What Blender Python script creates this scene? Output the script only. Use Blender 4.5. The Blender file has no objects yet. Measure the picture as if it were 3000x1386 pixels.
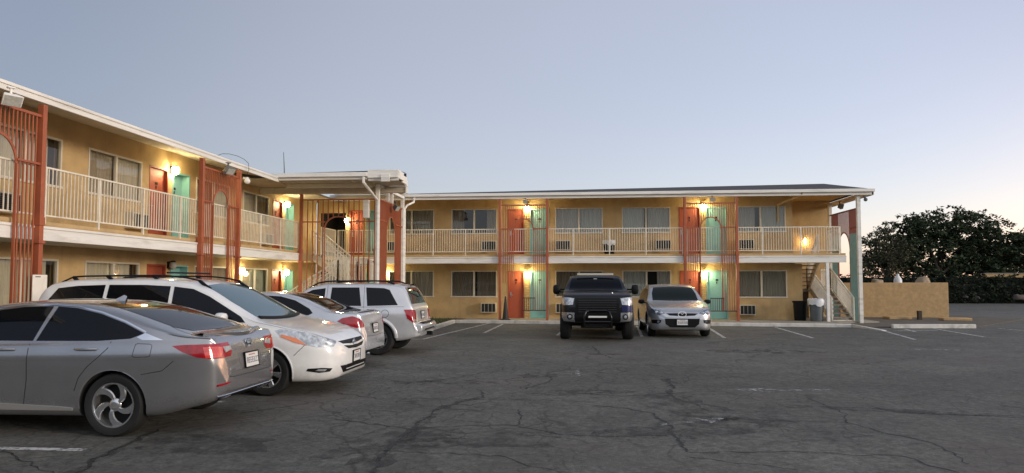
import bpy, bmesh, math, random
from mathutils import Vector, Matrix
from mathutils.bvhtree import BVHTree
from mathutils.geometry import delaunay_2d_cdt
R = math.radians
SC = bpy.context.scene
COL = SC.collection
random.seed(7)

# ------------------------------------------------------------------ camera
CAM_Z, YAW, PITCH, SHIFT = 1.62, R(5.42), R(3.0), 31.0
cd = bpy.data.cameras.new('camera')
cam = bpy.data.objects.new('camera', cd)
COL.objects.link(cam)
cam.location = (0, 0, CAM_Z)
cam.rotation_euler = (R(90) + PITCH, 0, YAW)
cd.sensor_width = 36
cd.lens = 24
cd.shift_y = SHIFT / 3000
cd.clip_start = 0.1
cd.clip_end = 3000
SC.camera = cam

def ground(px, py, z=0.0):
    """where a sight line of the photograph meets the level z (used to measure the marks on the asphalt)"""
    fw = Vector((-math.sin(YAW) * math.cos(PITCH), math.cos(YAW) * math.cos(PITCH), math.sin(PITCH)))
    rt = Vector((math.cos(YAW), math.sin(YAW), 0))
    up = rt.cross(fw)
    d = fw * 2000 + rt * (px - 1500) - up * (py - 693 - SHIFT)
    t = (z - CAM_Z) / d.z
    return Vector((0, 0, CAM_Z)) + d * t

# ------------------------------------------------------------------ objects
def tag(o, label=None, cat=None, group=None, kind=None):
    if label: o['label'] = label
    if cat: o['category'] = cat
    if group: o['group'] = group
    if kind: o['kind'] = kind
    return o

def empty(name, loc=(0, 0, 0), rz=0.0, label=None, cat=None, group=None, kind=None):
    o = bpy.data.objects.new(name, None)
    COL.objects.link(o)
    o.location = loc
    o.rotation_euler = (0, 0, rz)
    o.empty_display_size = 0.2
    return tag(o, label, cat, group, kind)

def dup(o, parent=None):
    c = o.copy()
    COL.objects.link(c)
    if parent: c.parent = parent
    for ch in list(KIDS.get(o.name, [])):
        d = dup(ch, c)
    return c
KIDS = {}

class MB:
    def __init__(s):
        s.v = []; s.f = []; s.m = []; s.sm = []
    def add(s, vs, fs, mi=0, smooth=False):
        n = len(s.v)
        s.v += [tuple(p) for p in vs]
        for f in fs:
            s.f.append(tuple(i + n for i in f)); s.m.append(mi); s.sm.append(smooth)
        return s
    def box(s, x0, x1, y0, y1, z0, z1, mi=0):
        vs = [(x, y, z) for x in (x0, x1) for y in (y0, y1) for z in (z0, z1)]
        return s.add(vs, [(0, 1, 3, 2), (4, 6, 7, 5), (0, 4, 5, 1), (2, 3, 7, 6), (0, 2, 6, 4), (1, 5, 7, 3)], mi)
    def bar(s, p, q, w, h, mi=0, up=(0, 0, 1)):
        p, q = Vector(p), Vector(q)
        d = (q - p).normalized()
        u = Vector(up)
        if abs(d.dot(u)) > .99: u = Vector((0, 1, 0))
        a = d.cross(u).normalized() * w / 2
        b = a.cross(d).normalized() * h / 2
        vs = [p - a - b, p + a - b, p + a + b, p - a + b, q - a - b, q + a - b, q + a + b, q - a + b]
        return s.add(vs, [(0, 1, 2, 3), (7, 6, 5, 4), (0, 4, 5, 1), (1, 5, 6, 2), (2, 6, 7, 3), (3, 7, 4, 0)], mi)
    def tube(s, pts, r, n=8, mi=0, cap=True):
        pts = [Vector(p) for p in pts]
        rs = r if isinstance(r, (list, tuple)) else [r] * len(pts)
        rings = []
        ref = Vector((0, 0, 1))
        for i, p in enumerate(pts):
            d = (pts[min(i + 1, len(pts) - 1)] - pts[max(i - 1, 0)]).normalized()
            if abs(d.dot(ref)) > .95: ref = Vector((1, 0, 0)) if abs(d.x) < .9 else Vector((0, 1, 0))
            a = d.cross(ref).normalized(); b = a.cross(d)
            rings.append([p + (a * math.cos(t) + b * math.sin(t)) * rs[i] for t in [2 * math.pi * k / n for k in range(n)]])
        vs = [q for rg in rings for q in rg]
        fs = []
        for i in range(len(pts) - 1):
            for k in range(n):
                k2 = (k + 1) % n
                fs.append((i * n + k, i * n + k2, (i + 1) * n + k2, (i + 1) * n + k))
        s.add(vs, fs, mi, True)
        if cap:
            s.add(rings[0], [tuple(range(n))], mi); s.add(rings[-1], [tuple(reversed(range(n)))], mi)
        return s
    def lathe(s, prof, n=24, c=(0, 0, 0), axis='z', mi=0, smooth=True, a0=0, a1=None):
        """prof: (radius, height) pairs turned about the axis"""
        full = a1 is None
        m = n if full else n + 1
        a1 = 2 * math.pi if full else a1
        vs = []
        for k in range(m):
            t = a0 + (a1 - a0) * k / n
            for r, h in prof:
                x, y = r * math.cos(t), r * math.sin(t)
                if axis == 'z': p = (x, y, h)
                elif axis == 'y': p = (x, h, y)
                else: p = (h, x, y)
                vs.append((p[0] + c[0], p[1] + c[1], p[2] + c[2]))
        L = len(prof)
        fs = []
        for k in range(n):
            k2 = (k + 1) % m
            for j in range(L - 1):
                fs.append((k * L + j, k2 * L + j, k2 * L + j + 1, k * L + j + 1))
        return s.add(vs, fs, mi, smooth)
    def prism(s, poly, d0, d1, f, mi=0):
        """poly: 2D outline; f(a,b,d) -> 3D"""
        n = len(poly)
        vs = [f(a, b, d0) for a, b in poly] + [f(a, b, d1) for a, b in poly]
        fs = [tuple(range(n)), tuple(reversed(range(n, 2 * n)))]
        for i in range(n):
            j = (i + 1) % n
            fs.append((i, i + n, j + n, j))
        return s.add(vs, fs, mi)
    def quad(s, a, b, c, d, mi=0):
        return s.add([a, b, c, d], [(0, 1, 2, 3)], mi)
    def sphere(s, c, r, n=12, mi=0, sz=1.0, ps=1.0):
        prof = [(max(r * math.sin(math.pi * i / n), 1e-4), -r * sz * math.cos(math.pi * i / n)) for i in range(n + 1)]
        return s.lathe(prof, n * 2, c, 'z', mi)
    def build(s, name, mats, parent=None, bevel=0, recalc=True, seg=2, sharp=40):
        me = bpy.data.meshes.new(name)
        me.from_pydata(s.v, [], s.f)
        if not isinstance(mats, (list, tuple)): mats = [mats]
        for m in mats: me.materials.append(m)
        me.polygons.foreach_set('material_index', s.m)
        me.polygons.foreach_set('use_smooth', s.sm)
        if recalc:
            bm = bmesh.new(); bm.from_mesh(me)
            bmesh.ops.recalc_face_normals(bm, faces=bm.faces)
            bm.to_mesh(me); bm.free()
        me.set_sharp_from_angle(angle=R(sharp))
        o = bpy.data.objects.new(name, me)
        COL.objects.link(o)
        if parent:
            o.parent = parent; KIDS.setdefault(parent.name, []).append(o)
        else:
            xs = [v.co for v in me.vertices]
            c = Vector(((min(p.x for p in xs) + max(p.x for p in xs)) / 2, (min(p.y for p in xs) + max(p.y for p in xs)) / 2, min(p.z for p in xs)))
            me.transform(Matrix.Translation(-c)); o.location = c
        if bevel:
            b = o.modifiers.new('bevel', 'BEVEL'); b.width = bevel; b.segments = seg; b.limit_method = 'ANGLE'; b.angle_limit = R(40)
        return o

# ------------------------------------------------------------------ materials
class NT:
    def __init__(s, name):
        s.m = bpy.data.materials.new(name); s.m.use_nodes = True
        s.t = s.m.node_tree; s.n = s.t.nodes; s.b = s.n['Principled BSDF']
    def node(s, typ, **kw):
        nd = s.n.new(typ)
        for k, v in kw.items():
            if k.startswith('i_'):
                nd.inputs[k[2:].replace('_', ' ')].default_value = v
            elif hasattr(nd, k): setattr(nd, k, v)
        return nd
    def link(s, a, b): s.t.links.new(a, b)
    def coord(s, kind='Object', scale=(1, 1, 1)):
        tc = s.node('ShaderNodeTexCoord'); mp = s.node('ShaderNodeMapping')
        mp.inputs['Scale'].default_value = scale
        s.link(tc.outputs[kind], mp.inputs['Vector']); return mp.outputs['Vector']
    def noise(s, vec, scale, detail=4, rough=.55, dist=0):
        n = s.node('ShaderNodeTexNoise'); n.inputs['Scale'].default_value = scale; n.inputs['Detail'].default_value = detail
        n.inputs['Roughness'].default_value = rough; n.inputs['Distortion'].default_value = dist
        s.link(vec, n.inputs['Vector']); return n.outputs['Fac']
    def ramp(s, fac, stops):
        r = s.node('ShaderNodeValToRGB'); e = r.color_ramp.elements
        while len(e) < len(stops): e.new(.5)
        for el, (p, c) in zip(e, stops):
            el.position = p; el.color = (c, c, c, 1) if not isinstance(c, (tuple, list)) else (*c, 1)
        s.link(fac, r.inputs['Fac']); return r.outputs['Color']
    def mix(s, fac, a, b, typ='MIX'):
        m = s.node('ShaderNodeMix', data_type='RGBA', blend_type=typ)
        for i, val in ((0, fac), (6, a), (7, b)):
            sock = m.inputs[i]
            if hasattr(val, 'is_output'): s.link(val, sock)
            elif isinstance(val, (int, float)): sock.default_value = val if i == 0 else (val, val, val, 1)
            else: sock.default_value = (*val, 1)
        return m.outputs[2]
    def math(s, op, a, b=0.0, c=None):
        m = s.node('ShaderNodeMath', operation=op)
        for i, val in enumerate((a, b) if c is None else (a, b, c)):
            if hasattr(val, 'is_output'): s.link(val, m.inputs[i])
            else: m.inputs[i].default_value = val
        return m.outputs[0]
    def bump(s, h, strength=.3, dist=.01):
        b = s.node('ShaderNodeBump'); b.inputs['Strength'].default_value = strength; b.inputs['Distance'].default_value = dist
        s.link(h, b.inputs['Height']); s.link(b.outputs['Normal'], s.b.inputs['Normal'])

def mat(name, col, rough=.6, metal=0, var=.0, scale=4, bump=0, bscale=120, coat=0, dirt=None, dscale=1.5, stretch=(1, 1, 1), spec=.5, emit=0, ior=None, damt=.55, streak=0):
    k = NT(name); b = k.b
    b.inputs['Base Color'].default_value = (*col, 1)
    b.inputs['Roughness'].default_value = rough; b.inputs['Metallic'].default_value = metal
    b.inputs['Specular IOR Level'].default_value = spec
    if ior: b.inputs['IOR'].default_value = ior
    if coat:
        b.inputs['Coat Weight'].default_value = coat; b.inputs['Coat Roughness'].default_value = .04
    if var or dirt or bump:
        vec = k.coord('Object', stretch)
    c = None
    if var:
        n = k.noise(vec, scale, 5, .6)
        lo = tuple(x * (1 - var) for x in col); hi = tuple(min(x * (1 + var), .95) for x in col)
        c = k.ramp(n, [(.3, lo), (.7, hi)])
    if dirt:
        n2 = k.noise(vec, dscale, 6, .65, .4)
        f = k.ramp(n2, [(.5, 0.0), (.68, damt)])
        c = k.mix(f, c if c is not None else col, dirt)
    if streak:
        sv = k.coord('Object', (5, 5, .35)); sn = k.noise(sv, 1.0, 5, .7)
        c = k.mix(k.ramp(sn, [(.52, 0.0), (.75, streak)]), c, dirt)
    if c is not None: k.link(c, b.inputs['Base Color'])
    if bump:
        k.bump(k.noise(vec, bscale, 3, .6), bump, .01)
    if emit:
        b.inputs['Emission Color'].default_value = (*col, 1); b.inputs['Emission Strength'].default_value = emit
    return k.m

M = {}
M['wall'] = mat('stucco_mustard', (.525, .365, .178), .85, var=.13, scale=1.3, bump=.5, bscale=90, dirt=(.34, .22, .10), dscale=1.1, damt=.5, spec=.2, streak=.35)
M['wall_beige'] = mat('stucco_beige', (.52, .36, .18), .85, var=.10, scale=2, bump=.4, bscale=90, dirt=(.33, .23, .12), dscale=1.6, spec=.25)
M['white'] = mat('weathered_white_paint', (.80, .765, .70), .55, var=.06, scale=3, dirt=(.47, .43, .37), dscale=2.2, stretch=(.35, 1, 2.5), bump=.1, bscale=30)
M['rail'] = mat('cream_railing_paint', (.78, .70, .56), .5, var=.08, scale=3, dirt=(.42, .27, .15), dscale=4, damt=.4)
M['trimwhite'] = mat('cream_window_frame', (.60, .54, .43), .4, var=.05)
M['stairrail'] = mat('white_stair_railing', (.84, .80, .70), .45, var=.06, dirt=(.45, .32, .2), dscale=5, damt=.35)
M['soffit'] = mat('soffit_paint', (.62, .55, .43), .75, var=.10, scale=2, dirt=(.3, .25, .17), dscale=1)
M['red'] = mat('orange_red_paint', (.36, .094, .038), .55, var=.14, scale=2.5, dirt=(.26, .07, .04), dscale=3, damt=.5)
M['door_red'] = mat('red_door_paint', (.34, .072, .032), .6, var=.08, scale=2)
M['teal_worn'] = mat('weathered_teal_paint', (.15, .27, .245), .7, var=.15, scale=3, dirt=(.16, .15, .13), dscale=3)
M['red_worn'] = mat('weathered_red_paint', (.25, .075, .055), .7, var=.15, scale=3, dirt=(.16, .1, .08), dscale=3)
M['darkrail'] = mat('dark_guard_rail_paint', (.055, .028, .022), .5)
M['beam'] = mat('pale_beam_paint', (.56, .49, .38), .65, var=.08, dirt=(.35, .3, .22), dscale=2)
M['curtain_brown'] = mat('taupe_curtain', (.40, .34, .26), .9, var=.14, scale=5, stretch=(6, 1, .3), spec=.1)
M['teal'] = mat('teal_paint', (.21, .43, .40), .6, var=.07, scale=2)
M['dark'] = mat('dark_interior', (.012, .011, .010), .9)
M['brick'] = None
M['curtain'] = mat('grey_curtain', (.56, .51, .42), .9, var=.12, scale=5, stretch=(6, 1, .3), spec=.1)
M['curtain_pale'] = mat('pale_curtain', (.66, .64, .58), .9, var=.10, scale=5, stretch=(6, 1, .3), spec=.1)
M['roof'] = mat('roof_shingle', (.045, .043, .045), .9, var=.35, scale=14, bump=.6, bscale=18, stretch=(1, 2, 1))
M['concrete'] = mat('concrete', (.30, .27, .22), .85, var=.18, scale=2.5, bump=.3, bscale=60, dirt=(.14, .125, .1), dscale=1.2)
M['kerb'] = mat('white_kerb_paint', (.62, .59, .53), .7, var=.12, scale=4, dirt=(.22, .20, .18), dscale=2.5, bump=.25, bscale=40)
M['black'] = mat('black_plastic', (.006, .006, .0065), .5, var=.2, spec=.2)
M['rubber'] = mat('tyre_rubber', (.011, .011, .011), .8, var=.2, scale=20)
M['grey'] = mat('grey_plastic', (.12, .125, .13), .55, var=.1)
M['acbody'] = mat('ac_cream_metal', (.52, .47, .37), .5, var=.08, dirt=(.3, .24, .17), dscale=4)
M['acgrille'] = mat('ac_dark_grille', (.055, .055, .055), .6)
M['metal'] = mat('bare_metal', (.5, .5, .5), .35, metal=1)
M['chrome'] = mat('chrome', (.78, .78, .79), .12, metal=1)
M['sign'] = mat('white_sign_board', (.80, .74, .64), .5, var=.04, dirt=(.6, .52, .42), dscale=3)
M['lens'] = mat('flood_lens', (.45, .44, .38), .15, var=.2, scale=15)
M['bag'] = mat('white_plastic_bag', (.72, .72, .72), .35, var=.1, bump=.4, bscale=25)
M['bin'] = mat('grey_bin_plastic', (.10, .115, .12), .5, var=.15, dirt=(.05, .05, .05), dscale=3)
M['cone'] = mat('dark_cone_rubber', (.02, .014, .012), .6, var=.2)
M['bark'] = mat('bark', (.06, .045, .03), .9, var=.3, scale=10, bump=.5, bscale=20)
M['tan'] = mat('tan_stucco_block', (.47, .31, .15), .9, var=.17, scale=7, bump=.5, bscale=60, dirt=(.36, .25, .13), dscale=2.2)

def glass_mat(name, tint=(.5, .52, .5), refl=.12):
    k = NT(name)
    k.n.remove(k.b)
    out = k.n['Material Output']
    t = k.node('ShaderNodeBsdfTransparent'); t.inputs['Color'].default_value = (*tint, 1)
    g = k.node('ShaderNodeBsdfGlossy'); g.inputs['Roughness'].default_value = .02; g.inputs['Color'].default_value = (.95, .97, 1, 1)
    fr = k.node('ShaderNodeFresnel'); fr.inputs['IOR'].default_value = 1.5
    f = k.math('ADD', fr.outputs[0], refl)
    mx = k.node('ShaderNodeMixShader')
    k.link(f, mx.inputs[0]); k.link(t.outputs[0], mx.inputs[1]); k.link(g.outputs[0], mx.inputs[2]); k.link(mx.outputs[0], out.inputs['Surface'])
    return k.m
M['pane'] = glass_mat('window_glass', (.80, .80, .76), .01)

def brick_mat():
    k = NT('painted_brick')
    v = k.coord('Object')
    rot = k.node('ShaderNodeMapping'); rot.inputs['Rotation'].default_value = (R(90), 0, 0); k.link(v, rot.inputs['Vector'])
    b = k.node('ShaderNodeTexBrick'); b.inputs['Scale'].default_value = 1
    b.inputs['Brick Width'].default_value = .2; b.inputs['Row Height'].default_value = .075; b.inputs['Mortar Size'].default_value = .008
    b.inputs['Color1'].default_value = (.56, .40, .17, 1); b.inputs['Color2'].default_value = (.46, .31, .12, 1); b.inputs['Mortar'].default_value = (.24, .17, .08, 1)
    k.link(rot.outputs[0], b.inputs['Vector']); k.link(b.outputs['Color'], k.b.inputs['Base Color'])
    k.b.inputs['Roughness'].default_value = .85
    k.bump(b.outputs['Fac'], -.6, .01)
    return k.m
M['brick'] = brick_mat()

def lamp_mat(name, col, strength):
    k = NT(name)
    k.b.inputs['Base Color'].default_value = (.9, .8, .6, 1)
    k.b.inputs['Emission Color'].default_value = (*col, 1); k.b.inputs['Emission Strength'].default_value = strength
    return k.m
M['lit'] = lamp_mat('lit_lamp_globe', (1.0, .86, .48), 52)
M['lit_small'] = lamp_mat('lit_lamp_globe_dim', (1.0, .62, .22), 22)

def asphalt_mat():
    k = NT('worn_asphalt')
    v = k.coord('Object')
    big = k.noise(v, .16, 5, .6, .4)
    med = k.noise(v, 1.1, 6, .7, .3)
    fine = k.noise(v, 9, 9, .92)
    grit = k.noise(v, 26, 4, .75)
    base = k.ramp(big, [(.3, (.096, .094, .082)), (.5, (.128, .125, .109)), (.7, (.164, .160, .140))])
    base = k.mix(k.ramp(med, [(.35, .75), (.65, 0.0)]), base, (.068, .066, .060))
    base = k.mix(.9, base, k.ramp(fine, [(.40, .45), (.5, .98), (.60, 1.6)]), 'MULTIPLY')
    base = k.mix(.6, base, k.ramp(grit, [(.3, .60), (.7, 1.30)]), 'MULTIPLY')
    # reddish worn patches
    base = k.mix(k.ramp(k.noise(v, .33, 4, .6), [(.52, 0.0), (.66, .5)]), base, (.125, .105, .092))
    # cracks
    dn = k.node('ShaderNodeTexNoise'); dn.inputs['Scale'].default_value = 1.3; dn.inputs['Detail'].default_value = 6
    k.link(v, dn.inputs['Vector'])
    dv = k.node('ShaderNodeVectorMath', operation='MULTIPLY_ADD'); dv.inputs[1].default_value = (.9, .9, 0); k.link(dn.outputs['Color'], dv.inputs[0]); k.link(v, dv.inputs[2])
    heights = []
    for sc, wid, m0, m1, ms in ((.17, .0045, .34, .50, .21), (.55, .008, .44, .56, .12), (1.6, .024, .44, .56, .17)):
        vo = k.node('ShaderNodeTexVoronoi', feature='DISTANCE_TO_EDGE'); vo.inputs['Scale'].default_value = sc
        k.link(dv.outputs[0], vo.inputs['Vector'])
        line = k.ramp(vo.outputs['Distance'], [(wid * .25, 1.0), (wid, 0.0)])
        msk = k.ramp(k.noise(v, ms, 4, .6), [(m0, 0.0), (m1, 1.0)])
        f = k.math('MULTIPLY', line, msk)
        base = k.mix(k.math('MULTIPLY', f, .65), base, (.022, .021, .019)); heights.append(f)
    k.link(base, k.b.inputs['Base Color'])
    k.b.inputs['Roughness'].default_value = .82; k.b.inputs['Specular IOR Level'].default_value = .35
    h = k.math('SUBTRACT', k.math('ADD', k.math('MULTIPLY', fine, .5), k.math('MULTIPLY', grit, .6)), heights[1])
    k.bump(h, .55, .012)
    return k.m
M['asphalt'] = asphalt_mat()

def worn_paint(name, col, lo=.42, hi=.58, scale=9):
    k = NT(name); out = k.n['Material Output']
    v = k.coord('Object')
    k.b.inputs['Base Color'].default_value = (*col, 1); k.b.inputs['Roughness'].default_value = .7
    n = k.noise(v, scale, 6, .75)
    t = k.node('ShaderNodeBsdfTransparent'); mx = k.node('ShaderNodeMixShader')
    k.link(k.ramp(n, [(lo, 0.0), (hi, 1.0)]), mx.inputs[0]); k.link(t.outputs[0], mx.inputs[1]); k.link(k.b.outputs[0], mx.inputs[2]); k.link(mx.outputs[0], out.inputs['Surface'])
    return k.m
M['line'] = worn_paint('worn_white_line', (.52, .51, .49), .36, .52)
M['arrow'] = worn_paint('faded_arrow_paint', (.36, .355, .35), .46, .60, 6)
M['crack'] = worn_paint('tar_filled_crack', (.024, .0225, .020), .34, .52, 6)
M['oil'] = worn_paint('dark_oil_stain', (.055, .052, .047), .44, .74, 2.6)
# ================================================================== the setting
g = MB(); g.add([(-400, -60, 0), (400, -60, 0), (400, 900, 0), (-400, 900, 0)], [(0, 1, 2, 3)])
ground_o = tag(g.build('asphalt_lot', M['asphalt']), kind='structure')

eb = MB(); n = 60; vs = []  # unseen bank added behind the camera to darken reflections and block low sky
rb_ = random.Random(2)
for i in range(n + 1):
    x = -70 + 150 * i / n; q = rb_.uniform(-.3, .3)
    vs += [(x, -7.5 + q, -.02), (x, -10.5, 2.6 + q), (x, -13.5, 4.6 + q * 1.5), (x, -22, 5.2 + q * 2)]
eb.add(vs, [(4 * i + k, 4 * i + 4 + k, 4 * i + 5 + k, 4 * i + 1 + k) for i in range(n) for k in range(3)], 0, True)
tag(eb.build('unseen_shade_bank', mat('shade_bank_soil', (.06, .05, .035), .95, var=.3, scale=.6, bump=.5, bscale=4)), kind='structure')
KA, KB = (-4.9, 27.45), (9.95, 26.0)          # front line of the kerb along the back wing (runs slightly askew)
def slab(poly, z0, z1, name, m):
    b = MB(); b.prism(poly, z0, z1, lambda a, c, d: (a, c, d)); return tag(b.build(name, m), kind='structure')
slab([(-4.75, 27.62), (9.9, 26.16), (10.15, 28.0), (12.0, 28.6), (12.0, 33.0), (-4.75, 33.0)], -.05, .085, 'walkway_pavement', M['concrete'])
slab([(-12.0, 5.0), (-8.7, 5.0), (-8.7, 22.9), (-7.0, 22.9), (-7.0, 33.0), (-12.0, 33.0)], -.05, .083, 'side_pavement', M['concrete'])
k = MB()
k.prism([(-4.9, 27.45), (9.95, 26.0), (9.98, 26.155), (-4.9, 27.615)], -.05, .125, lambda a, c, d: (a, c, d))
tag(k.build('kerb', M['kerb'], bevel=.02), kind='structure')
k = MB(); k.prism([(-5.06, 22.9), (-4.90, 22.9), (-4.90, 27.44), (-5.06, 27.44)], -.05, .13, lambda a, c, d: (a, c, d))
k.prism([(-7.0, 22.74), (-4.90, 22.74), (-4.90, 22.89), (-7.0, 22.89)], -.05, .13, lambda a, c, d: (a, c, d))
tag(k.build('kerb', M['kerb'], bevel=.02), kind='structure')
dirt = mat('bare_soil', (.05, .042, .028), .95, var=.4, scale=5, bump=.8, bscale=22)
slab([(-7.0, 22.9), (-5.06, 22.9), (-5.06, 27.6), (-4.76, 27.62), (-4.76, 29.6), (-7.0, 29.6)], -.05, .07, 'planting_bed', dirt)
# ramped end of the kerb and the second kerb length
k = MB(); k.add([(9.95, 26.0, -.05), (10.0, 26.16, -.05), (10.45, 24.35, -.05), (10.25, 24.25, -.05), (9.95, 26.0, .12), (10.0, 26.16, .12), (10.45, 24.35, .02), (10.25, 24.25, .02)],
    [(0, 1, 2, 3), (4, 5, 6, 7), (0, 1, 5, 4), (1, 2, 6, 5), (2, 3, 7, 6), (3, 0, 4, 7)])
tag(k.build('kerb', M['kerb'], bevel=.015), kind='structure')
k = MB(); k.prism([(11.25, 25.72), (14.2, 25.95), (14.2, 26.12), (11.25, 25.9)], -.05, .14, lambda a, c, d: (a, c, d))
tag(k.build('kerb', M['kerb'], bevel=.03), kind='structure')
slab([(10.2, 26.0), (11.4, 26.0), (14.3, 26.2), (19.5, 32.0), (18.5, 36), (12.0, 36), (12.0, 28.6), (10.2, 28.0)], -.05, .035, 'dirt_strip', mat('dusty_soil', (.10, .085, .065), .95, var=.35, scale=2, bump=.7, bscale=20))

def strip(pts, w, m, name='parking_line', z=.004):
    b = MB()
    for i in range(len(pts) - 1):
        p, q = Vector((*pts[i][:2], z)), Vector((*pts[i + 1][:2], z))
        n = (q - p).normalized().cross(Vector((0, 0, 1))) * w / 2
        b.add([p - n, p + n, q + n, q - n], [(0, 1, 2, 3)])
    return tag(b.build(name, m), kind='structure')
for p, q in [((4.75, 25.6), (4.32, 20.7)), ((7.19, 25.8), (6.9, 20.9)), ((10.7, 24.35), (12.2, 24.6)), ((12.57, 25.6), (12.14, 21.8)), ((14.9, 25.9), (15.6, 22.3)), ((10.3, 24.2), (9.6, 20.6)),
             ((11.46, 25.3), (11.16, 23.9)), ((2.25, 26.0), (1.95, 21.0)), ((-.35, 26.4), (-.6, 21.2)), ((-2.9, 26.8), (-3.0, 22.0)), ((-4.42, 19.4), (-3.5, 27.3)), ((-9.6, 19.75), (-4.42, 19.4)),
             ((-9.6, 6.22), (-4.76, 6.29)), ((-9.6, 8.97), (-4.8, 8.99)), ((-9.6, 11.7), (-4.8, 11.7)), ((-9.6, 14.4), (-4.8, 14.4)), ((-9.6, 17.15), (-4.8, 17.15))]:
    strip([p, q], .1, M['line'])

def gp(px, py): 
    v = ground(px, py); return (v.x, v.y)
def arrow(c, ang, s=1.0):
    b = MB(); ca, sa = math.cos(ang), math.sin(ang)
    f = lambda x, y: (c[0] + (x * ca - y * sa) * s, c[1] + (x * sa + y * ca) * s, .004)
    b.add([f(-.09, -1.3), f(.09, -1.3), f(.09, 0), f(-.09, 0)], [(0, 1, 2, 3)])
    b.add([f(-.33, .004), f(.33, .004), f(0, .75)], [(0, 1, 2)])
    return tag(b.build('direction_arrow', M['arrow']), kind='structure')
arrow((0.0, 12.3), R(180), .45)
arrow((2.85, 10.75), R(95), .75)
arrow((8.45, 17.6), R(80), .7)
arrow((1.45, 8.3), R(-60), .5)

# traced cracks and tar seams
rs = random.Random(3)
def crack(pxs, w0, w1, m='crack', jit=.05, step=.12):
    pts = [Vector(ground(*p)) for p in pxs]
    out = []
    for a, b in zip(pts, pts[1:]):
        n = max(2, int((b - a).length / step))
        for i in range(n): out.append(a.lerp(b, i / n))
    out.append(pts[-1])
    b = MB(); vs = []; L = len(out)
    wob = 0
    for i, p in enumerate(out):
        d = (out[min(i + 1, L - 1)] - out[max(i - 1, 0)]); d.z = 0; d.normalize()
        n = Vector((-d.y, d.x, 0))
        wob = wob * .6 + rs.uniform(-jit, jit)
        c = p + n * wob
        w = (w0 + (w1 - w0) * i / (L - 1)) * rs.uniform(.4, 1.3) / 2
        vs += [c - n * w + Vector((0, 0, .003)), c + n * w + Vector((0, 0, .003))]
    b.add(vs, [(2 * i, 2 * i + 1, 2 * i + 3, 2 * i + 2) for i in range(L - 1)])
    return b
allc = MB(); smear = MB()
for pxs, w0, w1 in [
    ([(1085, 1386), (1150, 1310), (1215, 1260), (1275, 1205), (1340, 1180), (1385, 1170), (1413, 1166)], .16, .10),
    ([(1413, 1166), (1416, 1145)], .05, .03),
    ([(230, 1386), (330, 1320), (440, 1270), (480, 1250)], .12, .06),
    ([(990, 1152), (1110, 1168), (1350, 1170), (1600, 1172), (1720, 1176)], .035, .02),
    ([(980, 1228), (1080, 1243), (1200, 1255), (1320, 1248), (1500, 1247), (1650, 1275), (1800, 1280), (1960, 1275)], .035, .03),
    ([(1527, 1200), (1525, 1232), (1505, 1247)], .04, .03),
    ([(1740, 1190), (1850, 1198), (1920, 1215), (1955, 1250), (1990, 1290), (2018, 1325)], .05, .05),
    ([(2018, 1325), (2100, 1322), (2300, 1324), (2520, 1332), (2650, 1340), (2800, 1386)], .03, .03),
    ([(2360, 1165), (2480, 1215), (2490, 1240), (2600, 1268), (2700, 1290), (2790, 1325), (2830, 1360)], .03, .03),
    ([(1960, 1220), (2100, 1224), (2300, 1232), (2500, 1240)], .03, .02),
    ([(1940, 1150), (2040, 1185), (2070, 1205)], .05, .03),
    ([(1735, 1015), (1755, 1035), (1800, 1050), (1880, 1055)], .05, .04),
    ([(1950, 1110), (1970, 1130), (1955, 1160)], .12, .05),
    ([(1250, 1120), (1375, 1100), (1470, 1085), (1480, 1070)], .04, .02),
    ([(1600, 1088), (1650, 1085), (1720, 1083), (1850, 1080)], .04, .02),
    ([(2560, 1195), (2640, 1208), (2780, 1215), (2900, 1218)], .14, .05),
    ([(1540, 1140), (1600, 1120), (1620, 1100)], .05, .05),
    ([(1660, 1150), (1820, 1160), (1900, 1158)], .06, .03),
    ([(700, 1210), (860, 1190), (930, 1175)], .05, .03),
    ([(2020, 1340), (2110, 1350), (2220, 1365), (2350, 1380)], .03, .02),
    ([(1000, 1335), (1080, 1320), (1200, 1325), (1330, 1330), (1480, 1335), (1640, 1386)], .03, .02),
    ([(0, 1170 + 150), (60, 1345), (160, 1386)], .04, .02)]:
    k_ = min(.06, w0 * .8)
    c = crack(pxs, k_, min(.04, w1 * .8), jit=.035, step=.07); allc.add(c.v, c.f)
    if w0 > .08: c = crack(pxs, w0 * 1.9, w1 * 1.5, jit=.03); smear.add([(x, y, .0024) for x, y, z in c.v], c.f)
tag(smear.build('asphalt_seams', M['oil']), kind='structure')
tag(allc.build('asphalt_cracks', M['crack']), kind='structure')
st = MB()
for (px, py, rx, ry, a) in [(1990, 1185, .5, 1.2, .3), (1770, 1038, .45, .25, 0), (2650, 1205, 1.6, .16, -.2), (1720, 1150, .9, .3, .2), (1580, 1100, .4, .4, 0), (2050, 1250, 1.3, .5, .5), (1450, 1290, .9, .4, .2), (1150, 1300, .5, .9, -.6), (2250, 1030, 1.6, .5, 0), (600, 1300, .8, .5, 0), (1300, 1120, 1.1, .3, 0.1)]:
    c = ground(px, py); n = 26
    vs = [(c.x, c.y, .0022)]
    for i in range(n):
        t = 2 * math.pi * i / n; r = rs.uniform(.65, 1.15)
        x, y = rx * r * math.cos(t), ry * r * math.sin(t)
        vs.append((c.x + x * math.cos(a) - y * math.sin(a), c.y + x * math.sin(a) + y * math.cos(a), .0022))
    st.add(vs, [(0, i + 1, (i + 1) % n + 1) for i in range(n)])
tag(st.build('asphalt_stains', M['oil']), kind='structure')

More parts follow.
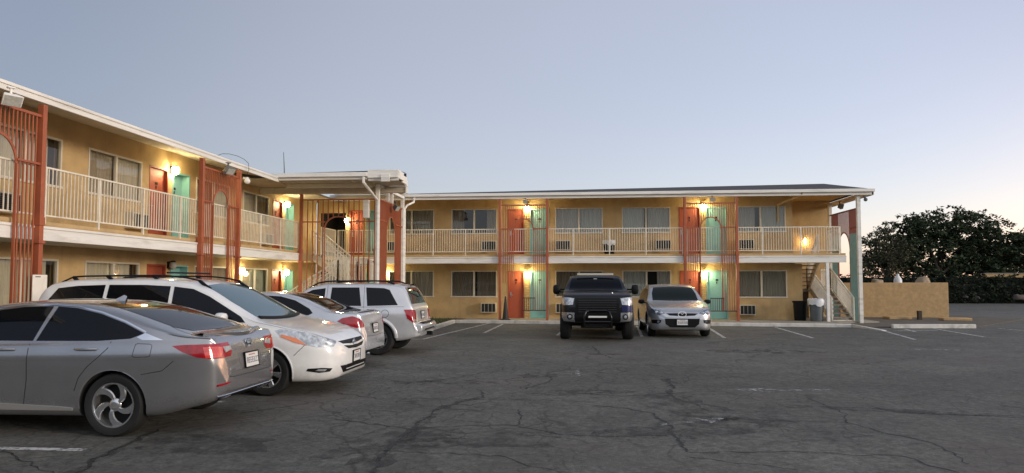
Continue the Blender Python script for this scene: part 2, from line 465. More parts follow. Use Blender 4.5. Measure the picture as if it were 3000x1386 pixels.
# ================================================================== the two motel wings
# local frame of a wing: x along the front, y into the building (0 = railing line), z up
RW = (Vector((0, 28.2, 0)), 0.0)
LW = (Vector((-10.2, 0, 0)), R(90))
def at(w, u, y, z=0.0):
    loc, a = w
    return (loc.x + u * math.cos(a) - y * math.sin(a), loc.y + u * math.sin(a) + y * math.cos(a), z)
WY = 1.45                                   # wall behind the railing line
Z_UP, Z_LO = 2.74, .085
right = empty('motel_wing', RW[0], 0, 'two storey mustard motel wing straight ahead with grey shingle roof and white eaves', 'motel building', 'wings of the motel')
left = empty('motel_wing', LW[0], R(90), 'two storey mustard motel wing along the left behind the row of cars', 'motel building', 'wings of the motel')

def wall_with_openings(b, u0, u1, z0, z1, y, ops, depth=.14, mi=0, mdark=1):
    us = sorted({u0, u1, *[o[0] for o in ops], *[o[1] for o in ops]})
    zs = sorted({z0, z1, *[o[2] for o in ops], *[o[3] for o in ops]})
    us = [u for u in us if u0 <= u <= u1]; zs = [z for z in zs if z0 <= z <= z1]
    for i in range(len(us) - 1):
        for j in range(len(zs) - 1):
            cu, cz = (us[i] + us[i + 1]) / 2, (zs[j] + zs[j + 1]) / 2
            if any(o[0] < cu < o[1] and o[2] < cz < o[3] for o in ops): continue
            b.quad((us[i], y, zs[j]), (us[i + 1], y, zs[j]), (us[i + 1], y, zs[j + 1]), (us[i], y, zs[j + 1]), mi)
    for (a, c, e, f, *rest) in ops:
        d = rest[0] if rest else depth
        mr = rest[1] if len(rest) > 1 else mi
        for p, q in (((a, e), (c, e)), ((c, e), (c, f)), ((c, f), (a, f)), ((a, f), (a, e))):
            b.quad((p[0], y, p[1]), (q[0], y, q[1]), (q[0], y + d, q[1]), (p[0], y + d, p[1]), mr)
        b.quad((a, y + d, e), (c, y + d, e), (c, y + d, f), (a, y + d, f), mdark)

rc = random.Random(11)
def window(root, u0, u1, z0, z1, curt, mull=None, y=WY, pale=False):
    """white aluminium slider in two halves, curtains behind the panes; curt: covered stretches as fractions"""
    m = mull if mull else (u0 + u1) / 2
    f = MB(); t = .045
    ya, yb = y - .018, y + .06
    f.box(u0, u1, ya, yb, z1 - t, z1); f.box(u0 - .02, u1 + .02, ya - .02, yb, z0 - .012, z0 + t)
    f.box(u0, u0 + t, ya, yb, z0 + t, z1 - t); f.box(u1 - t, u1, ya, yb, z0 + t, z1 - t)
    f.box(m - .035, m + .035, ya + .004, yb, z0 + t, z1 - t)
    fo = f.build('window', M['trimwhite'], root)
    p = MB(); p.quad((u0 + t, y + .03, z0 + t), (u1 - t, y + .03, z0 + t), (u1 - t, y + .03, z1 - t), (u0 + t, y + .03, z1 - t))
    p.build('pane', M['pane'], fo, recalc=False)
    for a, b in curt:
        c = MB(); ca, cb = u0 + (u1 - u0) * a, u0 + (u1 - u0) * b
        n = max(8, int((cb - ca) / .013)); vs = []
        ph = rc.uniform(0, 6); fr = rc.uniform(48, 62)
        for i in range(n + 1):
            u = ca + (cb - ca) * i / n
            d = .022 * math.sin(u * fr + ph) + .010 * math.sin(u * 23 + 2 * ph)
            vs += [(u, y + .10 + d, z0 + .02), (u + .006 * math.sin(u * 9), y + .10 + d * .8, z1 - .03)]
        c.add(vs, [(2 * i, 2 * i + 2, 2 * i + 3, 2 * i + 1) for i in range(n)], 0, True)
        c.build('curtain', M['curtain_pale'] if pale else rc.choice((M['curtain'], M['curtain'], M['curtain_brown'])), fo, recalc=False)
    return (u0, u1, z0, z1, .19)

def door(root, u0, u1, z0, z1, colour, depth=.12, hinge=1, plate=True, y=WY):
    m = M['teal'] if colour == 'teal' else M['door_red']
    d = MB(); d.box(u0 + .05, u1 - .05, y + depth - .045, y + depth - .004, z0 + .01, z1 - .05)
    do = d.build('door', m, root, bevel=.004)
    tag(do, 'teal motel room door' if colour == 'teal' else 'orange red motel room door')
    fr = MB(); ya = y - .012; yb = y + depth - .006
    fr.box(u0, u0 + .048, ya, yb, z0, z1); fr.box(u1 - .048, u1, ya, yb, z0, z1); fr.box(u0 + .048, u1 - .048, ya + .003, yb, z1 - .048, z1)
    fr.build('door_frame', m, do)
    hu = u1 - .12 if hinge > 0 else u0 + .12
    h = MB(); yy = y + depth - .05
    h.box(hu - .03, hu + .03, yy - .012, yy, z0 + .93, z0 + 1.13)
    h.tube([(hu, yy - .01, z0 + 1.0), (hu, yy - .06, z0 + 1.0), (hu - .1 * hinge, yy - .06, z0 + 1.0)], .012, 8)
    h.build('handle', M['metal'], do)
    if plate:
        pl = MB(); c = (u0 + u1) / 2
        pl.box(c - .05, c + .05, yy - .006, yy, z0 + 1.62, z0 + 1.69)
        pl.box(c - .03, c + .01, yy - .006, yy, z0 + 1.50, z0 + 1.58)
        pl.build('number_plate', M['black'], do)
    return (u0, u1, z0, z1, depth, 2 if colour == 'teal' else 0)

UW, LWZ, DU, DL = (3.76, 4.87), (1.0, 2.15), (Z_UP + .01, 4.86), (Z_LO + .005, 2.14)
# ---- windows and doors of the wing ahead
ops = []
upc = {'A': [(0, .49), (.5, 1)], 'B': [(0, .28), (.77, 1)], 'C': [(0, .5), (.52, 1)], 'D': [(0, .46), (.54, 1)], 'E': [(0, .40), (.5, 1)]}
loc_ = {'A': [(0, .48), (.5, 1)], 'B': [(0, .48), (.56, 1)], 'C': [(0, .5), (.5, 1)], 'D': [(0, .5), (.72, 1)], 'E': [(0, .5), (.5, 1)]}
RWIN = {'A': (-8.3, -6.27), 'B': (-5.5, -3.47), 'C': (-.93, 1.13), 'D': (1.94, 4.0), 'E': (6.71, 8.78)}
for kx, (a, b) in RWIN.items():
    ops.append(window(right, a, b, *UW, upc[kx], pale=kx in 'CDE'))
    ops.append(window(right, a, b, *LWZ, loc_[kx], pale=kx in 'D'))
for a, b, c in ((-2.99, -2.28, 'red'), (-2.02, -1.2, 'teal'), (4.36, 5.25, 'red'), (5.48, 6.36, 'teal'), (-10.12, -9.5, 'red'), (-9.32, -8.62, 'teal')):
    ops.append(door(right, a, b, *DU, c, hinge=1 if c == 'teal' else -1)); ops.append(door(right, a, b, *DL, c, hinge=1 if c == 'teal' else -1))
ops.append((-11.45, -10.3, Z_UP + .01, 4.75, 2.2, 1)); ops.append((-11.45, -10.3, Z_LO + .005, 2.14, 2.2, 1))
b = MB(); wall_with_openings(b, -11.6, 9.05, .0, 5.42, WY, ops)
b.quad((9.05, WY, 0), (9.05, WY + 8, 0), (9.05, WY + 8, 5.3), (9.05, WY, 5.3))
b.box(9.05, 9.42, WY + .05, WY + .5, .62, 2.42)                       # boxed duct by the stair
b.build('wall', [M['wall'], M['dark'], M['teal']], right)
b = MB(); b.box(9.04, 11.6, 4.3, 4.5, 0, 5.45); b.box(9.06, 11.6, WY + .11, 4.29, 5.38, 5.43); b.box(9.0, 9.05, 4.0, 8, 0, 2)
b.build('stairwell_wall', M['wall'], right)
for a, c in ((-2.26, -2.04), (5.27, 5.46), (-9.48, -9.34)):
    q = MB(); q.box(a, c, WY - .03, WY + .02, Z_LO, 2.40); q.box(a, c, WY - .03, WY + .02, Z_UP + .02, 5.1); q.build('brick_pier', M['brick'], right)
def deck(root, u0, u1, y1=WY):
    b = MB(); b.box(u0, u1, .02, y1 + .3, 2.46, 2.735); b.build('walkway_slab', M['wall_beige'], root)
    b = MB(); b.box(u0, u1, .012, .035, 2.735, 2.80); b.build('slab_edge', M['wall_beige'], root)
    b = MB(); b.box(u0 - .01, u1 + .01, -.03, .015, 2.43, 2.70); b.box(u0 - .01, u1 + .01, -.055, -.031, 2.655, 2.705); b.build('fascia_board', M['white'], root, bevel=.006)
    b = MB(); b.quad((u0, 0.0, 2.452), (u1, 0.0, 2.452), (u1, y1, 2.452), (u0, y1, 2.452)); b.build('soffit', M['soffit'], root)
deck(right, -10.2, 10.63)
# roof of the wing ahead
def roof(root, u0, u1, depth, rz0, rz1, e0=5.33, gut=True, eave=-.14, f0=5.10):
    b = MB(); r = depth / 2
    vs = [(u0, eave, e0), (u1, eave, e0), (u1, r, rz1), (u0, r, rz0), (u0, depth, e0), (u1, depth, e0)]
    b.add(vs, [(0, 1, 2, 3), (3, 2, 5, 4), (0, 3, 4), (1, 5, 2)]); b.build('roof', M['roof'], root)
    b = MB(); b.box(u0, u1, eave - .02, eave + .03, f0, e0 - .005); b.box(u0, u1, eave - .045, eave - .021, e0 - .06, e0); b.build('eave_fascia', M['white'], root, bevel=.005)
    b = MB(); b.quad((u0, eave, 5.17), (u1, eave, 5.17), (u1, WY + .1, 5.41), (u0, WY + .1, 5.41)); b.build('eave_soffit', M['soffit'], root)
    if gut:
        g = MB(); g.box(u0 - .02, u1 + .02, eave - .13, eave - .046, 5.215, 5.335); g.build('gutter', M['white'], root, bevel=.01)
roof(right, -10.4, 11.68, 10.5, 5.98, 6.32)
b = MB(); b.box(11.62, 11.70, -.16, 5.2, 5.09, 5.30); b.build('gable_trim', M['white'], right)
b = MB()
b.tube([(8.95, -.19, 5.24), (8.95, -.10, 5.10), (8.6, .6, 4.98), (8.45, 1.35, 4.9), (8.45, 1.38, 4.2)], .045, 8); b.build('downspout', M['wall_beige'], right)
b = MB(); b.tube([(9.75, 4.27, 2.8), (9.75, 4.27, 5.0)], .02, 6); b.build('conduit', M['wall_beige'], right)
# posts at the stair end
b = MB(); b.box(9.86, 9.98, -.02, .10, Z_LO, 2.43); b.build('post', M['white'], right, bevel=.008)
b = MB(); b.box(11.10, 11.24, -.02, .12, .0, 5.10); b.build('post', M['white'], right, bevel=.008)
b = MB(); b.box(11.10, 11.24, 3.05, 3.19, .0, 5.10); b.build('post', M['white'], right, bevel=.008)

# ---- wing on the left
ops = []
for a, b_, cu, cl in ((4.6, 6.65, [(0, 1)], [(0, 1)]), (7.45, 9.5, [(0, 1)], [(0, 1)]), (12.3, 14.36, [(0, .48), (.5, .86)], [(0, .5), (.52, .87)]), (15.2, 17.23, [(0, .48), (.5, 1)], [(0, .5), (.5, .88)]), (19.87, 21.9, [(0, .5), (.5, 1)], [(0, 1)]), (22.83, 24.85, [(0, .55), (.6, 1)], [(0, .5), (.5, .9)])):
    ops.append(window(left, a, b_, *UW, cu)); ops.append(window(left, a, b_, *LWZ, cl))
for a, b_, c in ((9.8, 10.68, 'red'), (10.9, 11.8, 'teal'), (17.56, 18.42, 'red'), (18.64, 19.52, 'teal'), (25.2, 26.08, 'red'), (26.34, 27.18, 'teal')):
    dd = .26 if c == 'teal' else .12
    ops.append(door(left, a, b_, *DU, c, dd, hinge=1 if c == 'teal' else -1)); ops.append(door(left, a, b_, *DL, c, dd, hinge=1 if c == 'teal' else -1))
b = MB(); wall_with_openings(b, 3.0, 29.65, 0, 5.42, WY, ops); b.build('wall', [M['wall'], M['dark'], M['teal']], left)
deck(left, 3.0, 24.36)
b = MB(); b.box(24.36, 29.62, .02, WY + .3, 2.46, 2.735); b.build('landing_slab', M['wall_beige'], left)
roof(left, 3.0, 22.3, 10.5, 6.0, 6.0, e0=5.215, gut=False, eave=-.08, f0=5.05)
b = MB(); b.box(22.3, 28.2, .1, WY - .02, 5.122, 5.2); b.build('corner_soffit', M['soffit'], left)
b = MB(); b.add([(22.3, .1, 5.2), (33, .1, 5.2), (33, 5.1, 6.0), (22.3, 5.1, 6.1)], [(0, 1, 2, 3)]); b.build('corner_roof', M['roof'], left)

# ================================================================== canopy over the stair in the corner
can = empty('stair_canopy', (-8.2, 23.3, 0), 0, 'flat white edged canopy with dark shingles over the corner stair', 'canopy')
def L(b, name, m, bevel=0):
    o = b.build(name, m, can, bevel=bevel); o.data.transform(Matrix.Translation((8.2, -23.3, 0))); return o
b = MB(); b.add([(-10.3, 22.26, 5.34), (-5.96, 22.26, 5.40), (-6.18, 24.3, 5.62), (-10.3, 24.3, 5.62)], [(0, 1, 2, 3)])
b.add([(-10.3, 22.3, 5.24), (-5.98, 22.3, 5.24), (-6.18, 24.3, 5.24), (-10.3, 24.3, 5.24)], [(0, 1, 2, 3)])
b.add([(-10.3, 24.3, 5.24), (-6.18, 24.3, 5.24), (-6.18, 24.3, 5.61), (-10.3, 24.3, 5.61)], [(0, 1, 2, 3)])
L(b, 'roof', [M['roof']])
b = MB(); b.box(-10.3, -7.0, 22.24, 22.3, 5.10, 5.30); b.box(-10.36, -6.98, 22.13, 22.238, 5.19, 5.33); L(b, 'gutter', M['white'], .01)
b = MB(); b.box(-6.975, -5.93, 22.18, 22.26, 5.14, 5.41); b.box(-6.975, -5.93, 22.262, 22.30, 5.05, 5.3); b.box(-6.5, -6.2, 22.13, 22.178, 5.0, 5.25); L(b, 'fascia_board', M['white'], .006)
b = MB(); b.box(-5.97, -5.91, 22.27, 22.9, 5.12, 5.40); b.box(-6.02, -5.96, 22.9, 23.5, 5.08, 5.34); b.box(-6.16, -6.10, 23.5, 24.2, 5.12, 5.32); L(b, 'end_fascia', M['white'], .006)
b = MB(); b.quad((-10.2, 22.3, 5.11), (-5.98, 22.3, 5.115), (-6.12, 24.0, 5.115), (-10.2, 24.0, 5.11)); L(b, 'soffit', M['soffit'])
b = MB(); b.box(-11.6, -6.14, 24.02, 24.2, 4.88, 5.11); b.box(-10.2, -7.1, 23.1, 23.2, 4.95, 5.105); L(b, 'beam', M['beam'], .005)
b = MB()
for i in range(4): b.box(-6.135, -6.10, 23.98, 24.24, 4.86 + i * .06, 4.91 + i * .06)
L(b, 'beam_end_siding', M['white'])
for x, y in ((-6.98, 23.42), (-6.98, 26.85)):
    b = MB(); b.box(x - .065, x + .065, y - .065, y + .065, .08, 5.1 if y < 24 else 4.98); L(b, 'post', M['white'], .008)
for x, y in ((-6.98, 24.7), (-6.98, 25.25)):
    b = MB(); b.box(x - .05, x + .05, y - .05, y + .05, 4.62, 5.1); L(b, 'strut', M['white'])
b = MB(); b.box(-10.2, -7.2, 24.31, 28.0, 5.36, 5.44); L(b, 'stair_roof', M['soffit'])
b = MB(); b.box(-7.05, -6.91, 23.5, 26.9, 5.0, 5.1); L(b, 'side_beam', M['white'])
b = MB(); b.tube([(-7.12, 22.2, 5.2), (-7.12, 22.2, 5.0), (-7.0, 23.1, 4.62), (-6.94, 23.31, 4.5), (-6.94, 23.31, .1)], .05, 8); L(b, 'downspout', M['white'])
b = MB(); b.tube([(-6.78, 28.02, 5.22), (-6.8, 28.0, 5.0), (-6.92, 27.3, 4.78), (-6.92, 26.97, 4.6), (-6.92, 26.97, .1)], .045, 8); L(b, 'downspout', M['white'])
for x, y in ((-9.75, 22.7), (-9.75, 23.6), (-7.6, 22.7)):
    b = MB(); b.lathe([(.001, 5.075), (.09, 5.08), (.11, 5.109)], 16, (x, y, 0)); L(b, 'soffit_glint', M['trimwhite'])  # pale discs added to imitate small reflections on the soffit, not lamps
b = MB(); b.box(-7.62, -7.42, 23.75, 23.95, 3.95, 4.6); 
tag(b.build('electrical_box', M['white'], bevel=.01), 'tall white box hanging beside the red post under the canopy', 'electrical box')
b = MB(); b.tube([(-7.52, 23.85, 4.6), (-7.52, 23.9, 4.73)], .02, 6)
b = MB(); b.tube([(-10.66, 24, 5.2), (-10.68, 24, 5.75), (-10.72, 24, 6.42)], [.022, .018, .010], 6)
tag(b.build('roof_antenna', M['grey']), 'thin dark antenna mast standing above the corner roof', 'antenna')

# ================================================================== screens, railings and fixtures
def place(name, w, u, y, z, label, cat, group=None, da=0.0):
    return empty(name, at(w, u, y, z), w[1] + da, label, cat, group)

def lattice(w, u0, u1, label, ztop=4.86, y=-.10, guard=False, low=(.1, .1), posts=(1, 1), da=0.0, arch=(.84, 3.78, 4.27), pitch=.09, bw=.0135, postz=(5.1, 5.1), group='orange red lattice screens', root=None, side=.46, pc=None, two=False, rm=None):
    r = root or place('lattice_screen', w, (u0 + u1) / 2, y, 0, label, 'lattice screen', group, da)
    h = (u1 - u0) / 2
    m = rm or M['red']
    for s, on, pz in ((-1, posts[0], postz[0]), (1, posts[1], postz[1])):
        if on:
            p = MB(); p.box(s * h - .05, s * h + .05, -.06, .06, .06, pz)
            p.box(s * h - .075, s * h + .075, -.085, .085, 2.36, 2.42); p.box(s * h - .065, s * h + .065, -.075, .075, 2.70, 2.86)
            p.build('post', m, r, bevel=.006)
    t = MB(); t.box(-h, h, -.025, .025, ztop - .05, ztop); t.build('top_bar', m, r)
    aw, zs, za = arch; aw /= 2
    n = int(round((2 * h - .1) / pitch)); bars = MB(); lowb = MB()
    for i in range(1, n):
        x = -h + .05 + (2 * h - .1) * i / n
        if abs(x) < aw - .01:
            zb = zs + (za - zs) * math.sqrt(max(0, 1 - (x / aw) ** 2))
            bars.box(x - bw, x + bw, -.009, .009, zb, ztop - .05)
        else:
            zl = low[0] if x < 0 else low[1]
            if two:
                lowb.box(x - bw, x + bw, -.02, .02, zl, 3.62); bars.box(x - bw, x + bw, -.02, .02, 3.62, ztop - .05)
            else:
                bars.box(x - bw, x + bw, -.009, .009, zl, ztop - .05)
    bars.build('bars', m, r)
    if two: tag(lowb.build('lower_bars', M['teal_worn'], r), 'teal painted lower bars')
    a = MB(); pts = [(aw * math.cos(t_), 0, zs + (za - zs) * math.sin(t_)) for t_ in [math.pi * i / 24 for i in range(25)]]
    for p, q in zip(pts, pts[1:]): a.bar(p, q, .05, .022, up=(0, 1, 0))
    for s in (-1, 1): a.box(s * aw - .011, s * aw + .011, -.025, .025, (low[0] if s < 0 else low[1]), zs)
    a.build('arch', m, r)
    for s in (-1, 1):
        c = MB(); c.box(min(s * h, s * aw), max(s * h, s * aw), -.03, .03, 3.84, 3.88); c.build('cross_bar', m, r)
    if guard:
        gd = MB(); gd.box(-.05, h, -.03, .03, .47, .51); gd.box(-.05, aw + .06, -.03, .03, .98, 1.02)
        for i in range(7): gd.box(-.05 + i * .085, -.03 + i * .085, -.012, .012, .51, .98)
        gd.build('guard_rail', M['darkrail'], r)
    return r
lattice(RW, -3.17, -1.21, 'orange red lattice screen just left of the black pickup, dark cone at its foot', guard=True, low=(1.62, .5))
lattice(RW, 4.36, 6.41, 'orange red lattice screen behind the silver crossover, teal door behind its arch', guard=True, low=(1.6, .5))
lattice(LW, 9.95, 11.94, 'orange red lattice screen at the left edge with a white board hung on it', ztop=4.80, postz=(5.0, 5.0))
lattice(LW, 17.5, 19.53, 'orange red lattice screen in the middle of the left wing above the white minivan', ztop=4.80, postz=(5.0, 5.0))
lattice(LW, 26.0, 28.0, '', root=empty('lattice_screen', (-8.7, 24.3, 0), 0, 'wide orange red lattice screen with round arch in front of the corner stair', 'lattice screen', 'orange red lattice screens'), ztop=4.68, arch=(1.0, 3.6, 4.02)) if False else None
st_l = empty('lattice_screen', (-8.7, 24.25, 0), 0, 'wide orange red lattice screen with round arch in front of the corner stair', 'lattice screen', 'orange red lattice screens')
lattice(RW, -10.17, -7.35, '', root=st_l, ztop=4.70, arch=(1.02, 3.62, 4.05), low=(.1, .1), pitch=.19, bw=.019)
sd = empty('lattice_screen', (-6.98, 25.15, 0), R(90), 'narrow orange red lattice screen seen edge on between white posts at the canopy end', 'lattice screen', 'orange red lattice screens')
lattice(LW, 23.5, 26.75, '', root=sd, ztop=4.62, posts=(0, 0), arch=(1.25, 3.2, 4.1))
fe = empty('lattice_screen', (11.17, 29.8, 0), R(90), 'weathered lattice screen at the far end, red above and teal below', 'lattice screen', 'orange red lattice screens')
lattice(RW, 28.35, 31.22, '', root=fe, ztop=4.62, posts=(0, 0), arch=(1.25, 2.9, 3.72), two=True, rm=M['red_worn'])

def railing(w, u0, u1, label, y=0.0, posts=None, z0=2.74, group='cream balcony railings'):
    r = place('balcony_railing', w, (u0 + u1) / 2, y, z0, label, 'railing', group)
    h = (u1 - u0) / 2
    t = MB(); t.box(-h, h, -.02, .02, 1.095, 1.13); t.build('top_rail', M['rail'], r, bevel=.004)
    t = MB(); t.box(-h, h, -.015, .015, .165, .195); t.build('bottom_rail', M['rail'], r)
    n = int(round(2 * h / .098)); b = MB()
    for i in range(1, n):
        x = -h + 2 * h * i / n; b.box(x - .0085, x + .0085, -.0085, .0085, .195, 1.095)
    b.build('balusters', M['rail'], r)
    np_ = max(1, int(round(2 * h / 1.47)))
    for i in range(np_ + 1):
        x = -h + 2 * h * i / np_
        if i == 0: x += .02
        if i == np_: x -= .02
        p = MB(); p.box(x - .02, x + .02, -.021, .021, .02, 1.094); p.build('post', M['rail'], r)
    return r
railing(RW, -10.15, -3.25, 'cream balcony railing between the corner stair and the first orange lattice of the back wing', .03)
railing(RW, -3.1, 4.30, 'cream balcony railing above the black pickup', .03)
railing(RW, 4.45, 10.42, 'cream balcony railing at the right end of the back wing beside the end lamp', .03)
railing(LW, 4.0, 12.05, 'cream balcony railing at the left edge behind the nearest lattice', .03)
railing(LW, 12.2, 24.3, 'long cream balcony railing of the left wing above the row of cars', .03)
railing(LW, 26.55, 28.2, 'short cream balcony railing at the top of the corner stair', .03)
rr = railing(RW, 0, 1.5, 'short cream balcony railing above the end stair, turning the corner', 0.03)
rr.location = (10.45, 28.98, 2.74); rr.rotation_euler = (0, 0, R(90))

# wall air conditioners
def make_ac(u, w, z, label, lo):
    r = place('air_conditioner', w, u, WY, z, label, 'air conditioner', 'through-wall air conditioners')
    W, H, D = .66, .42, .26
    c = MB(); t = .035
    c.box(-W / 2, W / 2, -D, .05, H - t, H); c.box(-W / 2, W / 2, -D, .05, 0, t); c.box(-W / 2, -W / 2 + t, -D, .05, t, H - t); c.box(W / 2 - t, W / 2, -D, .05, t, H - t)
    c.box(-W / 2 + t, W / 2 - t, -D + .06, .05, t, H - t)
    c.build('case', M['acbody'], r, bevel=.006)
    g_ = MB(); g_.box(-W / 2 + t, W / 2 - t, -D + .04, -D + .058, t, H - t, 0)
    for i in range(9):
        z_ = t + (H - 2 * t) * (i + .5) / 9; g_.box(-W / 2 + t, W / 2 - t, -D + .012, -D + .038, z_ - .006, z_ + .006, 1)
    if lo:
        for i in range(1, 4): g_.box(-W / 2 + W * i / 4 - .008, -W / 2 + W * i / 4 + .008, -D + .004, -D + .011, t, H - t, 2)
    g_.build('grille', [M['black'], M['acgrille'], M['acbody']], r)
    return r
for u, w, z, lab, lo in [
    (12.7, LW, 3.03, 'air conditioner on the balcony at the left edge, behind the nearest lattice', 0),
    (16.9, LW, 3.03, 'air conditioner on the left balcony beside the first red door', 0),
    (20.2, LW, 3.03, 'air conditioner on the left balcony hidden beside the middle lattice', 0),
    (24.45, LW, 3.03, 'air conditioner on the left balcony nearest the corner stair', 0),
    (-8.0, RW, 3.03, 'air conditioner on the balcony right beside the canopy end', 0),
    (-3.82, RW, 3.03, 'air conditioner on the balcony left of the first lattice of the back wing', 0),
    (-.58, RW, 3.03, 'air conditioner on the balcony above the left mirror of the black pickup', 0),
    (3.66, RW, 3.03, 'air conditioner on the balcony above the gap between pickup and crossover', 0),
    (7.1, RW, 3.03, 'air conditioner on the balcony right of the second lattice of the back wing', 0),
    (-3.82, RW, .33, 'ground floor air conditioner with white vanes left of the dark cone', 1),
    (-.58, RW, .33, 'ground floor air conditioner half hidden by the black pickup', 1),
    (7.1, RW, .28, 'ground floor air conditioner right of the silver crossover, below curtained window', 1)]:
    make_ac(u, w, z, lab, lo)

# wall lamps (the lit globes light the walls)
def make_lamp(w, u, z, label, lit=True, y=WY, r_=.10, m='lit', tall=1.25):
    r = place('wall_lamp', w, u, y, z, label, 'wall lamp', 'wall lamps by the doors')
    b = MB(); b.box(-.06, .06, -.05, 0, -.07, .13); b.box(-.03, .03, -.16, -.045, .105, .135); b.lathe([(.001, .16), (.05, .155), (.075, .125), (.075, .115)], 16, (0, -.15, 0))
    b.build('bracket', M['black'], r)
    g_ = MB(); g_.sphere((0, -.15, .02), r_, 8, 0, tall)
    g_.build('globe', M[m] if lit else M['lens'], r)
    return r
for w, u, z, lab, lit in [
    (LW, 18.53, 4.84, 'bright wall lamp between the first red and teal doors of the left balcony', True),
    (LW, 18.53, 2.1, 'unlit wall lamp between ground floor red and teal doors behind the white minivan', False),
    (LW, 26.21, 4.74, 'bright wall lamp by the last teal door of the left balcony near the stair', True),
    (LW, 26.21, 2.02, 'bright wall lamp between the ground floor doors left of the stair', True),
    (LW, 22.55, 2.02, 'lit wall lamp beside the ground floor window behind the middle lattice', True),
    (RW, -10.20, 4.38, 'lit wall lamp seen through the arch above the corner stair', True),
    (RW, -8.5, 2.02, 'lit wall lamp glowing through the arch of the canopy end lattice', True),
    (RW, -2.15, 4.82, 'bright wall lamp on the balcony behind the first lattice of the back wing', True),
    (RW, -2.15, 1.98, 'bright wall lamp above the dark cone between the ground floor red and teal doors', True),
    (RW, 5.36, 4.82, 'bright wall lamp on the balcony above the silver crossover', True),
    (RW, 5.36, 1.98, 'bright wall lamp between red and teal doors behind the silver crossover', True)]:
    make_lamp(w, u, z, lab, lit)
make_lamp(RW, 10.42, 3.5, 'small amber lamp low on the stairwell wall at the right end of the balcony', True, 4.3, .075, 'lit_small', 2.0)

# flood lights
def flood(name, loc, rz, tilt, label, s=1.0, dark=False):
    r = empty(name, loc, rz, label, 'flood light', 'flood lights under the eaves')
    hm = M['grey'] if dark else M['white']
    b = MB()
    ca, sa = math.cos(tilt), math.sin(tilt)
    f = lambda x, y, z: (x * s, (y * ca - z * sa) * s, (y * sa + z * ca) * s)
    vs = [f(*p) for p in ((-.2, -.12, -.14), (.2, -.12, -.14), (.2, -.12, .14), (-.2, -.12, .14), (-.13, .1, -.09), (.13, .1, -.09), (.13, .1, .09), (-.13, .1, .09))]
    b.add(vs, [(0, 1, 2, 3), (4, 5, 6, 7), (0, 1, 5, 4), (1, 2, 6, 5), (2, 3, 7, 6), (3, 0, 4, 7)])
    b.build('housing', hm, r, bevel=.012)
    l = MB(); l.add([f(*p) for p in ((-.17, -.125, -.115), (.17, -.125, -.115), (.17, -.125, .115), (-.17, -.125, .115))], [(0, 1, 2, 3)]); l.build('lens', M['lens'], r)
    k_ = MB(); k_.box(-.02 * s, .02 * s, .0, .05 * s, .05 * s, .26 * s); k_.box(-.07 * s, .07 * s, -.03 * s, .09 * s, .24 * s, .27 * s); k_.build('bracket', hm, r)
    return r
flood('flood_light', (-9.90, 10.98, 4.86), R(60), R(35), 'large cream flood light under the eave at the top left', .78)
flood('flood_light', (-9.88, 18.5, 4.84), R(75), R(35), 'grey flood light above the middle lattice of the left wing', .8, True)
flood('flood_light', (-6.75, 25.0, 4.45), R(80), R(35), 'grey flood light on the canopy end lattice between white posts', .8, True)
flood('flood_light', (-2.1, 28.02, 4.98), 0, R(25), 'grey flood light under the eave above the first lattice of the back wing', .55, True)
flood('flood_light', (5.45, 28.02, 4.98), 0, R(25), 'grey flood light under the eave above the second lattice of the back wing', .55, True)
flood('flood_light', (11.1, 29.9, 4.85), R(90), R(15), 'dark flood light silhouetted against the sky on the far end lattice', .75, True)
b = MB(); b.sphere((-10.0, 19.85, 4.72), .09, 8); b.box(-10.12, -9.98, 19.8, 19.9, 4.78, 4.84)
tag(b.build('security_camera', M['white']), 'white dome camera at the right post of the middle lattice', 'camera')
b = MB(); b.sphere((11.42, 28.15, 4.92), .075, 8); b.box(11.36, 11.42, 28.1, 28.2, 4.98, 5.07)
tag(b.build('security_camera', M['grey']), 'small dark dome camera under the far right eave corner', 'camera')
b = MB(); b.tube([(-10.0, 19.75, 4.8), (-9.98, 19.9, 5.1), (-10.05, 20.0, 5.3), (-10.2, 20.0, 5.43), (-10.3, 19.8, 5.49), (-10.4, 19.5, 5.5), (-10.45, 19.2, 5.45), (-10.45, 19.0, 5.38), (-10.45, 18.85, 5.27)], .007, 5)
tag(b.build('loose_cable', M['black']), 'thin loose cable looping over the eave above the middle lattice', 'cable')

# white board on the first screen
r = empty('notice_board', (-9.94, 11.80, 1.27), R(90), 'blank white notice board hung on the red post above the grey sedan roof', 'notice board')
b = MB(); b.box(-.17, .17, -.03, 0, 0, .50); b.build('board', M['sign'], r, bevel=.01)
b = MB(); b.box(-.12, .0, -.034, -.031, .455, .47); b.tube([(0, -.04, .04), (0, -.028, .04)], .012, 8); b.build('fixing', M['black'], r)

# stairs
def flight(root, x0, y0, z0, x1, z1, y1, n, axis='x', under=False):
    """treads rise from (x0,z0) to (x1,z1); width y0..y1 across"""
    t = MB(); s = MB()
    f = (lambda a, c, z: (a, c, z)) if axis == 'x' else (lambda a, c, z: (c, a, z))
    for i in range(n):
        a = x0 + (x1 - x0) * (i + .5) / n; z = z0 + (z1 - z0) * (i + 1) / n
        d = abs(x1 - x0) / n * .56
        vs = [f(a + e * d, c, z + h) for e in (-1, 1) for c in (y0 + .04, y1 - .04) for h in (-.05, -.005)]
        t.add(vs, [(0, 1, 3, 2), (4, 6, 7, 5), (0, 4, 5, 1), (2, 3, 7, 6), (0, 2, 6, 4), (1, 5, 7, 3)])
    t.build('treads', M['concrete'], root)
    for c in (y0, y1):
        s = MB(); s.bar(f(x0, c, z0 + .02), f(x1, c, z1 - .08), .05, .24)
        s.build('stringer', M['rail'], root)
